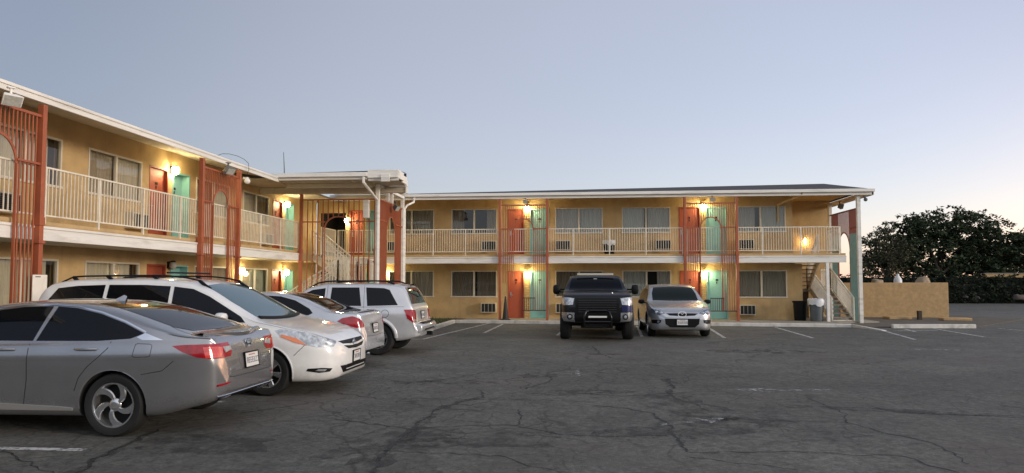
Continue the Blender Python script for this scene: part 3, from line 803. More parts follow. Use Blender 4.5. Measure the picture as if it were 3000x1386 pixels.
def stair_rail(root, pts, h=.92, step=.11, name='handrail'):
    b = MB()
    for p, q in zip(pts, pts[1:]):
        p, q = Vector(p), Vector(q); up = Vector((0, 0, h)); lo = Vector((0, 0, .12))
        b.bar(p + up, q + up, .05, .045); b.bar(p + lo, q + lo, .03, .025); b.bar(p + up * .82, q + up * .82, .03, .02)
        n = max(2, int((Vector((q.x, q.y, 0)) - Vector((p.x, p.y, 0))).length / step))
        for i in range(n + 1):
            c = p.lerp(q, i / n)
            rr_ = .024 if i in (0, n) else .013
            b.box(c.x - rr_, c.x + rr_, c.y - rr_, c.y + rr_, c.z + (-.02 if i in (0, n) else .12), c.z + h)
    b.build(name, M['stairrail'], root)
s1 = empty('outdoor_staircase', (-9.0, 25.5, 0), 0, 'cream steel corner staircase behind the wide red lattice', 'staircase', 'outdoor staircases')
def shift(root):
    for o in KIDS[root.name]: o.data.transform(Matrix.Translation(-Vector(root.location)))
flight(s1, -11.0, 24.45, .09, -8.75, 1.55, 25.4, 8)
b = MB(); b.box(-8.75, -7.6, 24.45, 26.6, 1.42, 1.55); b.build('landing', M['concrete'], s1)
flight(s1, -8.75, 25.65, 1.55, -10.2, 2.72, 26.55, 6)
stair_rail(s1, [(-11.0, 24.42, .1), (-8.75, 24.42, 1.56), (-7.62, 24.42, 1.56), (-7.62, 26.6, 1.56), (-8.75, 26.6, 1.56), (-10.2, 26.6, 2.73)])
stair_rail(s1, [(-8.75, 25.55, 1.56), (-10.2, 25.55, 2.73)]); stair_rail(s1, [(-11.0, 25.45, .1), (-8.75, 25.45, 1.56)])
for x, y in ((-7.65, 24.5), (-7.65, 26.5), (-8.7, 24.5), (-8.7, 26.5)):
    b = MB(); b.box(x - .04, x + .04, y - .04, y + .04, .08, 1.42); b.build('post', M['rail'], s1)
shift(s1)
s2 = empty('outdoor_staircase', (10.6, 30.2, 0), 0, 'cream steel staircase under the right end of the motel beside the bins', 'staircase', 'outdoor staircases')
flight(s2, 28.75, 10.25, .09, 31.2, 1.36, 11.05, 8, 'y')
b = MB(); b.box(9.1, 11.1, 31.2, 32.3, 1.24, 1.36); b.build('landing', M['concrete'], s2)
flight(s2, 31.2, 9.15, 1.36, 29.75, 2.72, 10.15, 8, 'y')
b = MB(); b.box(9.1, 10.15, 31.22, 31.28, .085, 1.235); b.build('under_stair_shade_sheet', mat('under_stair_shade_brown', (.09, .06, .035), .8, var=.2), s2)  # added brown sheet, its dark colour stands in for shade below the landing
stair_rail(s2, [(11.08, 28.7, .1), (11.08, 31.2, 1.37), (11.08, 32.3, 1.37)]); stair_rail(s2, [(10.22, 28.7, .1), (10.22, 31.2, 1.37), (10.1, 31.2, 1.37), (10.1, 29.75, 2.73)])
b = MB(); b.box(10.2, 11.1, 28.66, 28.74, .085, .13); b.build('base_plate', M['rail'], s2)
shift(s2)

# bins, cone, clutter
def bin_(loc, label, m, bag, r=.28, h=.85):
    o = empty('trash_can', loc, 0, label, 'trash can')
    b = MB(); b.lathe([(.001, 0), (r * .80, 0), (r * .84, .04), (r * .98, h * .9), (r * 1.06, h * .9), (r * 1.08, h), (r * .98, h), (r * .95, h * .92), (.001, h * .90)], 24); b.build('bin', m, o)
    if bag:
        rb = random.Random(5); g_ = MB(); pr_ = []
        n = 28
        rings = [(r * 1.11, h * .74), (r * 1.16, h * .9), (r * 1.14, h * 1.02), (r * .95, h * 1.05), (r * .85, h * .9)]
        vs = []
        for R_, z in rings:
            for k_ in range(n):
                t = 2 * math.pi * k_ / n; q = 1 + rb.uniform(-.06, .06)
                vs.append((R_ * q * math.cos(t), R_ * q * math.sin(t), z + rb.uniform(-.05, .05)))
        fs = [(j * n + i, j * n + (i + 1) % n, (j + 1) * n + (i + 1) % n, (j + 1) * n + i) for j in range(len(rings) - 1) for i in range(n)]
        g_.add(vs, fs, 0, True); g_.build('bin_liner', M['bag'], o)
    return o
bin_((9.55, 28.45, .085), 'grey trash can with white liner beside the end stair post', M['bin'], True)
bin_((9.08, 29.0, .085), 'black trash can without liner in the shade under the end stair', M['black'], False, .27, .8)
bin_((1.35, 28.75, 2.74), 'dark trash can with white liner standing on the balcony above the pickup', M['black'], True, .24, .62)
o = empty('traffic_cone', (-2.93, 28.05, .085), 0, 'tall slender dark cone standing at the foot of the first lattice', 'cone')
b = MB(); b.box(-.19, .19, -.19, .19, 0, .05); b.build('base', M['cone'], o, bevel=.01)
b = MB(); b.lathe([(.14, .05), (.125, .12), (.03, .96), (.018, .985), (.001, .99)], 20); b.build('body', M['cone'], o)
# ================================================================== vehicles
# car frame: x from the nose (0) to the tail (L), y across, z up
def pchip(pts):
    xs = [p[0] for p in pts]; ys = [p[1] for p in pts]; n = len(xs)
    h = [xs[i + 1] - xs[i] for i in range(n - 1)]; dl = [(ys[i + 1] - ys[i]) / h[i] for i in range(n - 1)]
    m = [dl[0]] + [0.0] * (n - 2) + [dl[-1]]
    for i in range(1, n - 1):
        if dl[i - 1] * dl[i] > 0:
            w1, w2 = 2 * h[i] + h[i - 1], h[i] + 2 * h[i - 1]
            m[i] = (w1 + w2) / (w1 / dl[i - 1] + w2 / dl[i])
    def f(x):
        if x <= xs[0]: return ys[0]
        if x >= xs[-1]: return ys[-1]
        i = next(j for j in range(n - 1) if x <= xs[j + 1])
        t = (x - xs[i]) / h[i]
        return ((1 + 2 * t) * (1 - t) ** 2) * ys[i] + t * (1 - t) ** 2 * h[i] * m[i] + t * t * (3 - 2 * t) * ys[i + 1] + t * t * (t - 1) * h[i] * m[i + 1]
    return f

def paint(name, col, metal=.6, rough=.32, coat=1.0):
    k = NT(name); b = k.b
    b.inputs['Base Color'].default_value = (*col, 1); b.inputs['Metallic'].default_value = metal; b.inputs['Roughness'].default_value = rough
    b.inputs['Coat Weight'].default_value = coat; b.inputs['Specular IOR Level'].default_value = .5 * min(1, coat + .2); b.inputs['Coat Roughness'].default_value = .03
    v = k.coord('Object')
    n = k.noise(v, 3, 5, .6)
    c = k.ramp(n, [(.3, tuple(x * .92 for x in col)), (.7, tuple(min(1, x * 1.06) for x in col))])
    # road dust low on the body
    sp = k.node('ShaderNodeSeparateXYZ'); k.link(v, sp.inputs[0])
    dz = k.math('MULTIPLY', k.ramp(k.math('ADD', sp.outputs['Z'], k.math('MULTIPLY', k.noise(v, 6, 5, .7), .25)), [(.22, .55), (.6, 0.0)]), 1.0)
    c = k.mix(dz, c, (.16, .145, .125)); k.link(c, b.inputs['Base Color'])
    k.link(k.math('ADD', k.math('MULTIPLY', dz, .35), rough), b.inputs['Roughness'])
    return k.m
M['carglass'] = mat('tinted_car_glass', (.005, .006, .008), .03, spec=.22, ior=1.5)
M['screen'] = mat('windscreen_glass', (.012, .028, .034), .03, spec=.9, ior=1.75)
M['taillight'] = mat('red_light_lens', (.30, .004, .010), .16, coat=.6, var=.35, scale=14)
M['taillight_lit'] = mat('bright_red_light_lens', (.62, .06, .05), .08, coat=1, var=.3, scale=20)
M['headlight'] = mat('clear_light_lens', (.46, .48, .50), .28, metal=.5, coat=.6, var=.5, scale=16)
M['headlight_dark'] = mat('smoked_light_lens', (.16, .20, .27), .08, metal=.5, coat=1, var=.7, scale=14)
M['amber'] = mat('amber_lens', (.75, .20, .05), .12, coat=1)
M['plate'] = mat('white_licence_plate', (.70, .69, .66), .4)
M['plateink'] = mat('plate_ink', (.05, .06, .13), .5)
M['platered'] = mat('plate_red_script', (.45, .10, .10), .5)
M['gap'] = mat('panel_gap', (.012, .012, .012), .8)
M['alloy'] = mat('machined_alloy', (.62, .62, .62), .25, metal=.9, var=.1)
M['alloydark'] = mat('dark_alloy', (.035, .035, .037), .4, metal=.5)
M['lip'] = mat('wheel_well', (.008, .008, .008), .95)

class Car:
    def __init__(s, name, loc, rz, label, cat, spec, pm):
        s.sp = spec; s.root = empty(name, loc, rz, label, cat, 'vehicles parked in the motel lot'); s.L = spec['L']; s.pm = pm
        s.off = Vector((-s.L / 2, 0, 0))
        s.body()
    def pts(s, x):
        sp = s.sp; zt, zb, zl, w = s.top(x), s.belt(x), s.bot(x), s.plan(x)
        zb = min(zb, zt - .004); zl = min(zl, zb - .02)
        hs = zb - zl; h = zt - zb; r = min(sp.get('redge', .09), .46 * h); tum = sp.get('tum', .42); kb = sp.get('kb', .95)
        yr = w * kb - tum * (h - r)
        fl = sp.get('flare', .0)
        P = [(0, zl), (w * .78, zl), (w * .93, zl + .012), (w * (.985 - fl), zl + .15 * hs), (w * (1 - fl), zl + .40 * hs), (w * (1.0 - fl * .3), zl + .60 * hs), (w * 1.0, zl + .775 * hs), (w * (kb + .027), zl + .93 * hs), (w * kb, zb),
             (w * kb - tum * (h - r) * .5 + .012 * min(1, h), zb + (h - r) * .5), (yr, zt - r), (yr - r * .38, zt - r * .42), (yr * .80 - r * .2, zt - r * .17), (yr * .42, zt - r * .04), (0, zt)]
        return P
    def body(s):
        sp = s.sp
        s.top, s.belt, s.bot, s.plan = pchip(sp['top']), pchip(sp['belt']), pchip(sp['bot']), pchip(sp['plan'])
        L = s.L; n = 84
        xs = sorted({round(L * (.5 - .5 * math.cos(math.pi * i / n)), 4) for i in range(n + 1)} | {round(L * i / 60, 4) for i in range(61)})
        xs = [x for i, x in enumerate(xs) if i == 0 or x - xs[i - 1] > .004 or x == L]
        rings = []
        for x in xs:
            P = [Vector((0, y, z)) for y, z in s.pts(x)]
            F = []
            for i in range(len(P) - 1):
                a, b, c, d = P[max(i - 1, 0)], P[i], P[i + 1], P[min(i + 2, len(P) - 1)]
                if i == 0: a = Vector((0, -P[1].y, P[1].z))
                if i == len(P) - 2: d = Vector((0, -P[-2].y, P[-2].z))
                for k in range(3):
                    t = k / 3; q = .5 * ((2 * b) + (c - a) * t + (2 * a - 5 * b + 4 * c - d) * t * t + (3 * b - a - 3 * c + d) * t ** 3)
                    F.append((q.y, q.z))
            F.append((P[-1].y, P[-1].z))
            ring = [(x, y, z) for y, z in F] + [(x, -y, z) for y, z in reversed(F[1:-1])]
            rings.append(ring)
        m = len(rings[0]); vs = [Vector(p) + s.off for rg_ in rings for p in rg_]; fs = []
        for i in range(len(rings) - 1):
            for k in range(m):
                k2 = (k + 1) % m; fs.append((i * m + k, (i + 1) * m + k, (i + 1) * m + k2, i * m + k2))
        fs.append(tuple(range(m))); fs.append(tuple((len(rings) - 1) * m + k for k in reversed(range(m))))
        b = MB(); b.add(vs, fs, 0, True)
        o = b.build('body', [s.pm, M['lip']], s.root, sharp=38)
        bm = bmesh.new(); bm.from_mesh(o.data); s.bvh = BVHTree.FromBMesh(bm); bm.free()
        cut = MB()
        for wx in sp['wheels']:
            for sd in (-1, 1):
                cy = sd * (s.plan(wx) - .14)
                prof = [(.001, -.19), (sp['arch'], -.19), (sp['arch'], .19), (.001, .19)]
                cut.lathe(prof, 40, (wx - L / 2, cy, sp['wz'] + sp.get('archup', .0)), 'y', 1, False)
        co = cut.build('cutter', [s.pm, M['lip']])
        co.data.transform(Matrix.Translation(co.location)); co.location = (0, 0, 0)
        o.parent = None
        md = o.modifiers.new('arches', 'BOOLEAN'); md.operation = 'DIFFERENCE'; md.solver = 'EXACT'; md.object = co
        dg = bpy.context.evaluated_depsgraph_get(); me = bpy.data.meshes.new_from_object(o.evaluated_get(dg))
        o.modifiers.clear(); o.data = me; o.parent = s.root
        me.set_sharp_from_angle(angle=R(38))
        bpy.data.objects.remove(co)
        s.bo = o
        for wx in sp['wheels']:                                   # rolled arch edges
            for sd in (-1, 1):
                pts = []
                ra = sp['arch'] + .004
                for i in range(33):
                    t = R(-12) + R(204) * i / 32
                    x, z = wx + ra * math.cos(t), sp['wz'] + sp.get('archup', 0) + ra * math.sin(t)
                    if z < s.bot(wx) + .05: continue
                    p = s.hit((x, sd * 3, z), (0, -sd, 0))
                    if p: pts.append(p[0] - Vector((0, sd * .006, 0)))
                a = MB(); a.tube(pts, sp.get('archr', .014), 8)
                a.build('wheel_arch', sp.get('archm', s.pm), s.root)
    def hit(s, p, d):
        h = s.bvh.ray_cast(Vector(p) + s.off, Vector(d).normalized())
        return (h[0], h[1]) if h[0] is not None else None
    # ---- a panel that follows the body: outline given as points near the surface, seen along d
    def patch(s, pts, d, name, m, off=.003, res=.05, parent=None, mirror=False, skirt=.012, label=None, flat=False):
        outs = []
        for sd in ((1, -1) if mirror else (1,)):
            dd = Vector((d[0], d[1] * sd, d[2])).normalized()
            P = [Vector((p[0], p[1] * sd, p[2])) for p in pts]
            ref = Vector((0, 0, 1)) if abs(dd.z) < .9 else Vector((1, 0, 0))
            u = dd.cross(ref).normalized(); v = u.cross(dd)
            Q = [(p.dot(u), p.dot(v)) for p in P]; base = sum((p.dot(dd) for p in P)) / len(P)
            out = []
            for a, b in zip(Q, Q[1:] + Q[:1]):
                n = max(1, int(math.dist(a, b) / res))
                out += [(a[0] + (b[0] - a[0]) * i / n, a[1] + (b[1] - a[1]) * i / n) for i in range(n)]
            ins = []
            x0, x1 = min(q[0] for q in out), max(q[0] for q in out); y0, y1 = min(q[1] for q in out), max(q[1] for q in out)
            def inside(x, y):
                c = False
                for (ax, ay), (bx, by) in zip(out, out[1:] + out[:1]):
                    if (ay > y) != (by > y) and x < (bx - ax) * (y - ay) / (by - ay) + ax: c = not c
                return c
            yy = y0 + res * .5
            while yy < y1:
                xx = x0 + res * .5
                while xx < x1:
                    if inside(xx, yy) and min(math.dist((xx, yy), o_) for o_ in out) > res * .35: ins.append((xx, yy))
                    xx += res
                yy += res
            allp = [Vector(q) for q in out + ins]; n = len(out)
            vv, _, ff, *_ = delaunay_2d_cdt(allp, [(i, (i + 1) % n) for i in range(n)], [], 1, 1e-6)
            vs = []; nn = []
            for q in vv:
                p = u * q.x + v * q.y
                h = s.bvh.ray_cast(p + dd * (base - 6) + s.off, dd)
                if h[0] is None:
                    h = s.bvh.find_nearest(p + dd * base + s.off)
                no = h[1]
                if no.dot(dd) > 0: no = -no
                vs.append(h[0] + no * off); nn.append(no)
            b = MB(); b.add(vs, [tuple(f) for f in ff], 0, True)
            cnt = {}
            for f in ff:
                for i in range(len(f)):
                    e = (f[i], f[(i + 1) % len(f)]); cnt[frozenset(e)] = cnt.get(frozenset(e), 0) + 1
            edge = [e for e, c in cnt.items() if c == 1]
            low = {}
            for e in edge:
                i, j = tuple(e)
                b.add([vs[i], vs[j], vs[j] - nn[j] * skirt, vs[i] - nn[i] * skirt], [(0, 1, 2, 3)])
            me_o = b.build(name, m, parent or s.root, recalc=True, sharp=50)
            if label: me_o['label'] = label
            outs.append(me_o)
        return outs
    def line(s, pts, d, w=.007, m=None, name='panel_seam', off=.0015, mirror=False, parent=None, coll=None, step=.05):
        for sd in ((1, -1) if mirror else (1,)):
            dd = Vector((d[0], d[1] * sd, d[2])).normalized()
            P = [Vector((p[0], p[1] * sd, p[2])) for p in pts]; S = []
            for a, b in zip(P, P[1:]):
                n = max(1, int((b - a).length / step)); S += [a.lerp(b, i / n) for i in range(n)]
            S.append(P[-1]); H = []
            for p in S:
                h = s.bvh.ray_cast(p - dd * 5 + s.off, dd)
                if h[0] is not None: H.append((h[0], h[1] if h[1].dot(dd) < 0 else -h[1]))
            b = coll if coll is not None else MB()
            vs = []
            for i, (p, n_) in enumerate(H):
                t = (H[min(i + 1, len(H) - 1)][0] - H[max(i - 1, 0)][0]).normalized(); c = t.cross(n_).normalized() * w / 2
                vs += [p - c + n_ * off, p + c + n_ * off]
            b.add(vs, [(2 * i, 2 * i + 1, 2 * i + 3, 2 * i + 2) for i in range(len(H) - 1)], 0, True)
            if coll is None: b.build(name, m or M['gap'], parent or s.root, recalc=False)
    def gaps(s, lines):
        for pts, d, mir in lines: s.line(pts, d, mirror=mir)
    def at(s, x, y, z): return Vector((x, y, z)) + s.off
    def mb_build(s, b, name, m, parent=None, bevel=0):
        b.v = [tuple(Vector(p) + s.off) for p in b.v]
        return b.build(name, m, parent or s.root, bevel=bevel)
    def handle(s, x, z, sd, m, w=.20):
        p = s.hit((x, sd * 3, z), (0, -sd, 0))[0] - s.off
        b = MB(); b.tube([(x - w / 2, p.y - sd * .002, z), (x - w / 2 + .03, p.y + sd * .026, z), (x + w / 2 - .03, p.y + sd * .026, z + .003), (x + w / 2, p.y - sd * .002, z)], .014, 8)
        s.mb_build(b, 'door_handle', m)
        c = MB(); c.lathe([(.001, .004), (.036, .003), (.04, 0)], 14, (x + .01, p.y, z - .002), 'y') if False else None
    def wheels(s, rad, rim, style, width=.215, inset=.02):
        for wx in s.sp['wheels']:
            for sd in (-1, 1):
                cy = sd * (s.plan(wx) * (1 - s.sp.get('flare', 0)) - inset - width / 2)
                r = MB(); h = width / 2
                t = MB(); e = rad - rim
                t.lathe([(rim, -h * .80), (rim + e * .35, -h * .98), (rad - e * .22, -h * .97), (rad - .012, -h * .80), (rad, -h * .5), (rad, h * .5), (rad - .012, h * .8), (rad - e * .22, h * .97), (rim + e * .35, h * .98), (rim, h * .8)], 44, (0, 0, 0), 'y')
                for q in (-.4, 0, .4): t.lathe([(rad + .001, q * h - .006), (rad + .0015, q * h), (rad + .001, q * h + .006)], 44, (0, 0, 0), 'y')
                t.v = [(x + wx, y * sd + cy, z + rad) for x, y, z in t.v]
                w_ = empty('wheel', s.at(wx, cy, rad)); w_.parent = s.root
                KIDS.setdefault(s.root.name, []).append(w_)
                t.v = [(x - wx, y - cy, z - rad) for x, y, z in t.v]
                t.build('tyre', M['rubber'], w_)
                q = MB(); q.lathe([(rim + .004, h * .80), (rim + .004, h * .86), (rim - .012, h * .84), (rim - .022, h * .55), (rim - .03, -h * .7)], 40, (0, 0, 0), 'y'); 
                back = MB(); back.lathe([(.001, h * .05), (rim - .02, h * .05)], 32, (0, 0, 0), 'y'); back.v = [(x, y * sd, z) for x, y, z in back.v]; back.build('brake_backing', M['lip'], w_)
                sp_ = MB(); n = style['n']; mt = style.get('mat', M['alloy'])
                for k in range(n):
                    a0 = 2 * math.pi * k / n + style.get('rot', .3); tw = style.get('twist', 0) * -sd
                    L_ = 7; va = []
                    for i in range(L_ + 1):
                        f_ = i / L_; rr_ = .045 + (rim - .055) * f_; a = a0 + tw * f_ ** 1.3
                        wd = style['w0'] + (style['w1'] - style['w0']) * f_
                        dep = h * (.62 + .16 * f_ ** .5)
                        for e_, dz in ((-1, -.012), (-.75, 0), (.75, 0), (1, -.012)):
                            va.append((rr_ * math.cos(a) - e_ * wd * math.sin(a), dep + dz, rr_ * math.sin(a) + e_ * wd * math.cos(a)))
                    fs_ = [(i * 4 + j, i * 4 + j + 1, i * 4 + j + 5, i * 4 + j + 4) for i in range(L_) for j in range(3)]
                    sp_.add(va, fs_, 0, False)
                sp_.lathe([(.001, h * .72), (.03, h * .72), (.055, h * .66), (.07, h * .5)], 20, (0, 0, 0), 'y')
                for x, m_ in ((q, mt), (sp_, mt)):
                    x.v = [(p[0], p[1] * sd, p[2]) for p in x.v]
                q.build('rim', mt, w_)
                sp_.build('spokes', mt, w_)
    def plate(s, x, y, z, sx, name='licence_plate', tilt=0.0, w=.31, h=.16):
        """sx: +1 faces the tail, -1 faces the nose"""
        b = MB(); f = lambda a, c, d: (x + sx * d - sx * math.sin(tilt) * c, y + a * sx, z + c * math.cos(tilt))
        b.prism([(-w / 2, -h / 2), (w / 2, -h / 2), (w / 2, h / 2), (-w / 2, h / 2)], 0, .008, f)
        o = s.mb_build(b, name, M['plate'], bevel=.003)
        fr = MB()
        for a0, a1, c0, c1 in ((-w / 2 - .012, w / 2 + .012, h / 2, h / 2 + .012), (-w / 2 - .012, w / 2 + .012, -h / 2 - .012, -h / 2), (-w / 2 - .012, -w / 2, -h / 2, h / 2), (w / 2, w / 2 + .012, -h / 2, h / 2)):
            fr.prism([(a0, c0), (a1, c0), (a1, c1), (a0, c1)], -.01, .012, f)
        s.mb_build(fr, 'plate_frame', M['black'], o)
        ink = MB(); rp = random.Random(int(abs(x * 100)) + int(z * 31))
        for i in range(7):
            a = -w * .40 + i * w * .134; c0, c1 = -h * .24, h * .16
            st_ = rp.choice(([1, 1, 0, 1, 0], [1, 0, 1, 1, 1], [0, 1, 1, 1, 0], [1, 1, 1, 0, 1]))
            for on, (p0, p1, p2, p3) in zip(st_, ((0, .008, c0, c1), (.022, .030, c0, c1), (0, .030, c1 - .009, c1), (0, .030, c0, c0 + .009), (0, .03, (c0 + c1) / 2 - .004, (c0 + c1) / 2 + .004))):
                if on: ink.prism([(a + p0, p2), (a + p1, p2), (a + p1, p3), (a + p0, p3)], .0082, .0092, f)
        s.mb_build(ink, 'plate_characters', M['plateink'], o)
        rd = MB()
        for i in range(6): rd.prism([(-.075 + i * .026, h * .30), (-.058 + i * .026, h * .30), (-.055 + i * .026, h * .39), (-.073 + i * .026, h * .39)], .0082, .0092, f)
        s.mb_build(rd, 'plate_script', M['platered'], o)
        return o
    def mirror(s, x, z, m, sz=(.10, .20, .14), arm=.06, y=None, parts=True, skirt=None):
        for sd in (-1, 1):
            p = s.hit((x, sd * 3, z), (0, -sd, 0))
            yy = (p[0].y if p else sd * .8) if y is None else sd * y
            b = MB(); cx, cy = x, yy + sd * (arm + sz[1] / 2)
            n = 12
            rings = [(-.5, .55), (-.38, .88), (-.1, 1.0), (.3, 1.0), (.5, .86)]
            vs = []
            for fx, sc in rings:
                for k in range(n):
                    t = 2 * math.pi * k / n; c_, s_ = math.cos(t), math.sin(t)
                    q = (abs(c_) ** 3 + abs(s_) ** 3) ** (-1 / 3)
                    vs.append((cx + fx * sz[0], cy + c_ * q * sz[1] / 2 * sc, z + .03 + s_ * q * sz[2] / 2 * sc))
            fs = [(i * n + k, i * n + (k + 1) % n, (i + 1) * n + (k + 1) % n, (i + 1) * n + k) for i in range(len(rings) - 1) for k in range(n)]
            fs += [tuple(range(n)), tuple((len(rings) - 1) * n + k for k in range(n))]
            b.add(vs, fs, 0, True)
            b.bar((x, yy - sd * .04, z - .01), (x + .01, cy - sd * sz[1] * .3, z + .0), .05, .035)
            s.mb_build(b, 'wing_mirror', m)

def side(x, z): return (x, 1.0, z)

# ---------------------------------------------------------------- grey sedan nearest the camera
silver = paint('silver_grey_paint', (.335, .335, .345), .72, .22)
acc = Car('sedan', (-3.79 - 2.44, 7.72, 0), 0, 'silver grey sedan nearest the camera at the left, tail outwards', 'car', dict(L=4.88,
    top=[(0, .60), (.05, .70), (.2, .78), (.7, .90), (1.2, .98), (1.9, 1.28), (2.3, 1.405), (2.75, 1.435), (3.2, 1.415), (3.6, 1.35), (3.95, 1.25), (4.25, 1.15), (4.45, 1.085), (4.58, 1.06), (4.76, 1.04), (4.80, 1.0), (4.84, .86), (4.865, .74), (4.88, .60)],
    belt=[(0, .57), (.2, .73), (1.2, .93), (2.5, .975), (3.6, 1.0), (4.2, 1.01), (4.5, 1.0), (4.74, .985), (4.82, .86), (4.88, .56)],
    bot=[(0, .34), (.08, .24), (.4, .20), (4.2, .22), (4.6, .30), (4.8, .36), (4.88, .44)],
    plan=[(0, .48), (.05, .66), (.2, .80), (.5, .895), (1.2, .925), (3.6, .93), (4.15, .915), (4.5, .86), (4.7, .79), (4.82, .70), (4.88, .56)],
    wheels=(.95, 3.80), arch=.372, wz=.33, tum=.44, redge=.10, archr=.007, flare=.014), silver)
acc.wheels(.333, .232, dict(n=5, twist=.75, w0=.016, w1=.060, rot=.5), .225, .012)
Y = (0, -1, 0)
win = [side(*p) for p in ((1.62, .995), (2.0, 1.20), (2.3, 1.315), (2.62, 1.355), (2.96, 1.364), (2.86, 1.0))]
acc.patch(win, Y, 'window', M['carglass'], mirror=True)
win = [side(*p) for p in ((2.90, 1.0), (3.02, 1.362), (3.25, 1.345), (3.55, 1.285), (3.85, 1.19), (4.10, 1.085), (3.96, 1.03), (3.60, 1.005))]
acc.patch(win, Y, 'window', M['carglass'], mirror=True)
acc.patch([side(*p) for p in ((4.11, 1.09), (4.32, 1.015), (4.10, 1.015), (4.03, 1.045))], Y, 'window_trim', M['chrome'], mirror=True, res=.03)
for sd in (1, -1):
    b = MB(); acc.line([(x, sd, z) for x, z in ((1.62, 1.005), (2.0, 1.215), (2.3, 1.33), (2.62, 1.371), (2.95, 1.378), (3.26, 1.36), (3.56, 1.30), (3.86, 1.205), (4.12, 1.095))], (0, -sd, 0), .016, M['chrome'], 'window_trim', .005)
acc.patch([(1.28, -.62, 0), (1.28, .62, 0), (2.18, .55, 0), (2.18, -.55, 0)], (0, 0, -1), 'windscreen', M['screen'], res=.08)
acc.patch([(3.34, -.50, 0), (3.30, 0, 0), (3.34, .50, 0), (3.80, .55, 0), (4.28, .58, 0), (4.42, .46, 0), (4.46, 0, 0), (4.42, -.46, 0), (4.28, -.58, 0), (3.80, -.55, 0)], (0, 0, -1), 'rear_window', M['carglass'], res=.06)
gl = []
gl.append(([side(*p) for p in ((2.84, .97), (2.84, .6), (2.80, .30))], Y, True))
gl.append(([side(*p) for p in ((3.76, 1.0), (3.74, .93), (3.66, .85), (3.52, .73), (3.43, .62), (3.38, .48))], Y, True))
gl.append(([side(*p) for p in ((1.42, .92), (1.40, .6), (1.44, .30))], Y, True))
gl.append(([side(*p) for p in ((1.42, .285), (3.36, .285))], Y, True))
gl.append(([(4.25, .60, 1.2), (4.52, .66, 1.2), (4.68, .66, 1.2), (4.75, .64, 1.2)], (0, 0, -1), True))
gl.append(([(4.9, -.50, .60), (4.9, -.45, .585), (4.9, 0, .58), (4.9, .45, .585), (4.9, .50, .60)], (-1, 0, 0), False))
gl.append(([side(*p) for p in ((4.12, .66), (4.34, .70), (4.45, .80))], Y, True))
acc.gaps(gl)
fd = [side(*p) for p in ((4.02, .85), (4.04, .97), (4.06, .98), (4.20, .975), (4.22, .96), (4.21, .855), (4.19, .845), (4.05, .84), (4.02, .85))]
acc.line(fd, Y, .005, name='fuel_door', mirror=False)
acc.line([(x, -1, z) for x, _, z in fd], (0, 1, 0), .005, name='fuel_door')
for sd in (1, -1):
    acc.handle(3.50, .92, sd, silver, .25); acc.handle(2.56, .91, sd, silver, .25)
acc.patch([side(*p) for p in ((1.45, .27), (1.45, .36), (2.4, .345), (3.2, .315), (3.36, .30), (3.36, .275))], Y, 'sill_strip', mat('sill_highlight', (.55, .53, .50), .3, metal=.7), mirror=True, off=.012, res=.06)  # pale strip paints in the highlight along the sill
dg_ = (-1, -.62, 0)
acc.patch([(4.46, .88, .955), (4.60, .86, .965), (4.80, .62, .965), (4.83, .45, .965), (4.84, .40, .87), (4.86, .44, .815), (4.86, .60, .805), (4.78, .74, .81), (4.66, .80, .835), (4.54, .85, .89)], dg_, 'taillight', M['taillight'], mirror=True, res=.03, off=.006)
acc.patch([(4.70, .76, .935), (4.78, .66, .935), (4.80, .55, .92), (4.80, .60, .82), (4.70, .74, .82)], dg_, 'taillight', M['taillight_lit'], mirror=True, res=.03, off=.010)
acc.patch([(4.83, .58, .925), (4.85, .44, .925), (4.85, .42, .88), (4.85, .55, .86)], dg_, 'taillight', M['headlight'], mirror=True, res=.02, off=.012, label='clear reversing lens in the red tail light')
acc.patch([(4.80, .66, .505), (4.86, .50, .525), (4.86, .46, .545), (4.80, .66, .53)], dg_, 'reflector', M['taillight'], mirror=True, res=.03)
b = MB(); pts = []
for y in [i / 12 for i in range(-8, 9)]:
    h_ = acc.hit((8, y, .40), (-1, 0, 0)); pts.append(h_[0] - acc.off + Vector((.010, 0, 0)))
b.tube(pts, .006, 6); acc.mb_build(b, 'bumper_trim', M['chrome'])
acc.patch([(4.9, -.70, .385), (4.9, .70, .385), (4.9, .62, .335), (4.9, -.62, .335)], (-1, 0, 0), 'rear_valance', M['black'], res=.06, off=.004)
acc.patch([(4.88, .62, .375), (4.88, .42, .385), (4.88, .42, .35), (4.88, .60, .345)], dg_, 'exhaust_trim', M['chrome'], mirror=True, res=.02, off=.014)
b = MB()                                                      # lip spoiler on the boot lid
lp = []
for y in [i / 14 for i in range(-9, 10)]:
    x_ = 4.775 - .16 * (abs(y) / .64) ** 2.4; h_ = acc.hit((x_, y, 3), (0, 0, -1)); lp.append(h_[0] - acc.off)
vs = []
for p in lp: vs += [p + Vector((-.10, 0, .002)), p + Vector((.0, 0, .026)), p + Vector((.035, 0, .022)), p + Vector((.02, 0, -.015))]
b.add(vs, [(4 * i + k, 4 * i + 4 + k, 4 * i + 5 + k, 4 * i + 1 + k) for i in range(len(lp) - 1) for k in range(3)], 0, True); acc.mb_build(b, 'lip_spoiler', silver)
h_ = acc.hit((8, 0, .735), (-1, 0, 0))[0] - acc.off
acc.patch([(4.9, -.27, .83), (4.9, .27, .83), (4.9, .22, .65), (4.9, -.22, .65)], (-1, 0, 0), 'plate_recess', mat('recess_silver', (.22, .22, .22), .4, metal=.6), res=.05, off=.002)
acc.plate(h_.x + .012, 0, .735, 1, tilt=.12)
e = MB(); hx = acc.hit((8, 0, .915), (-1, 0, 0))[0].x - acc.off.x + .008
for p, q in (((-.040, .875), (-.048, .955)), ((.040, .875), (.048, .955)), ((-.045, .912), (.045, .912))): e.bar((hx, p[0], p[1]), (hx, q[0], q[1]), .012, .014, up=(1, 0, 0))
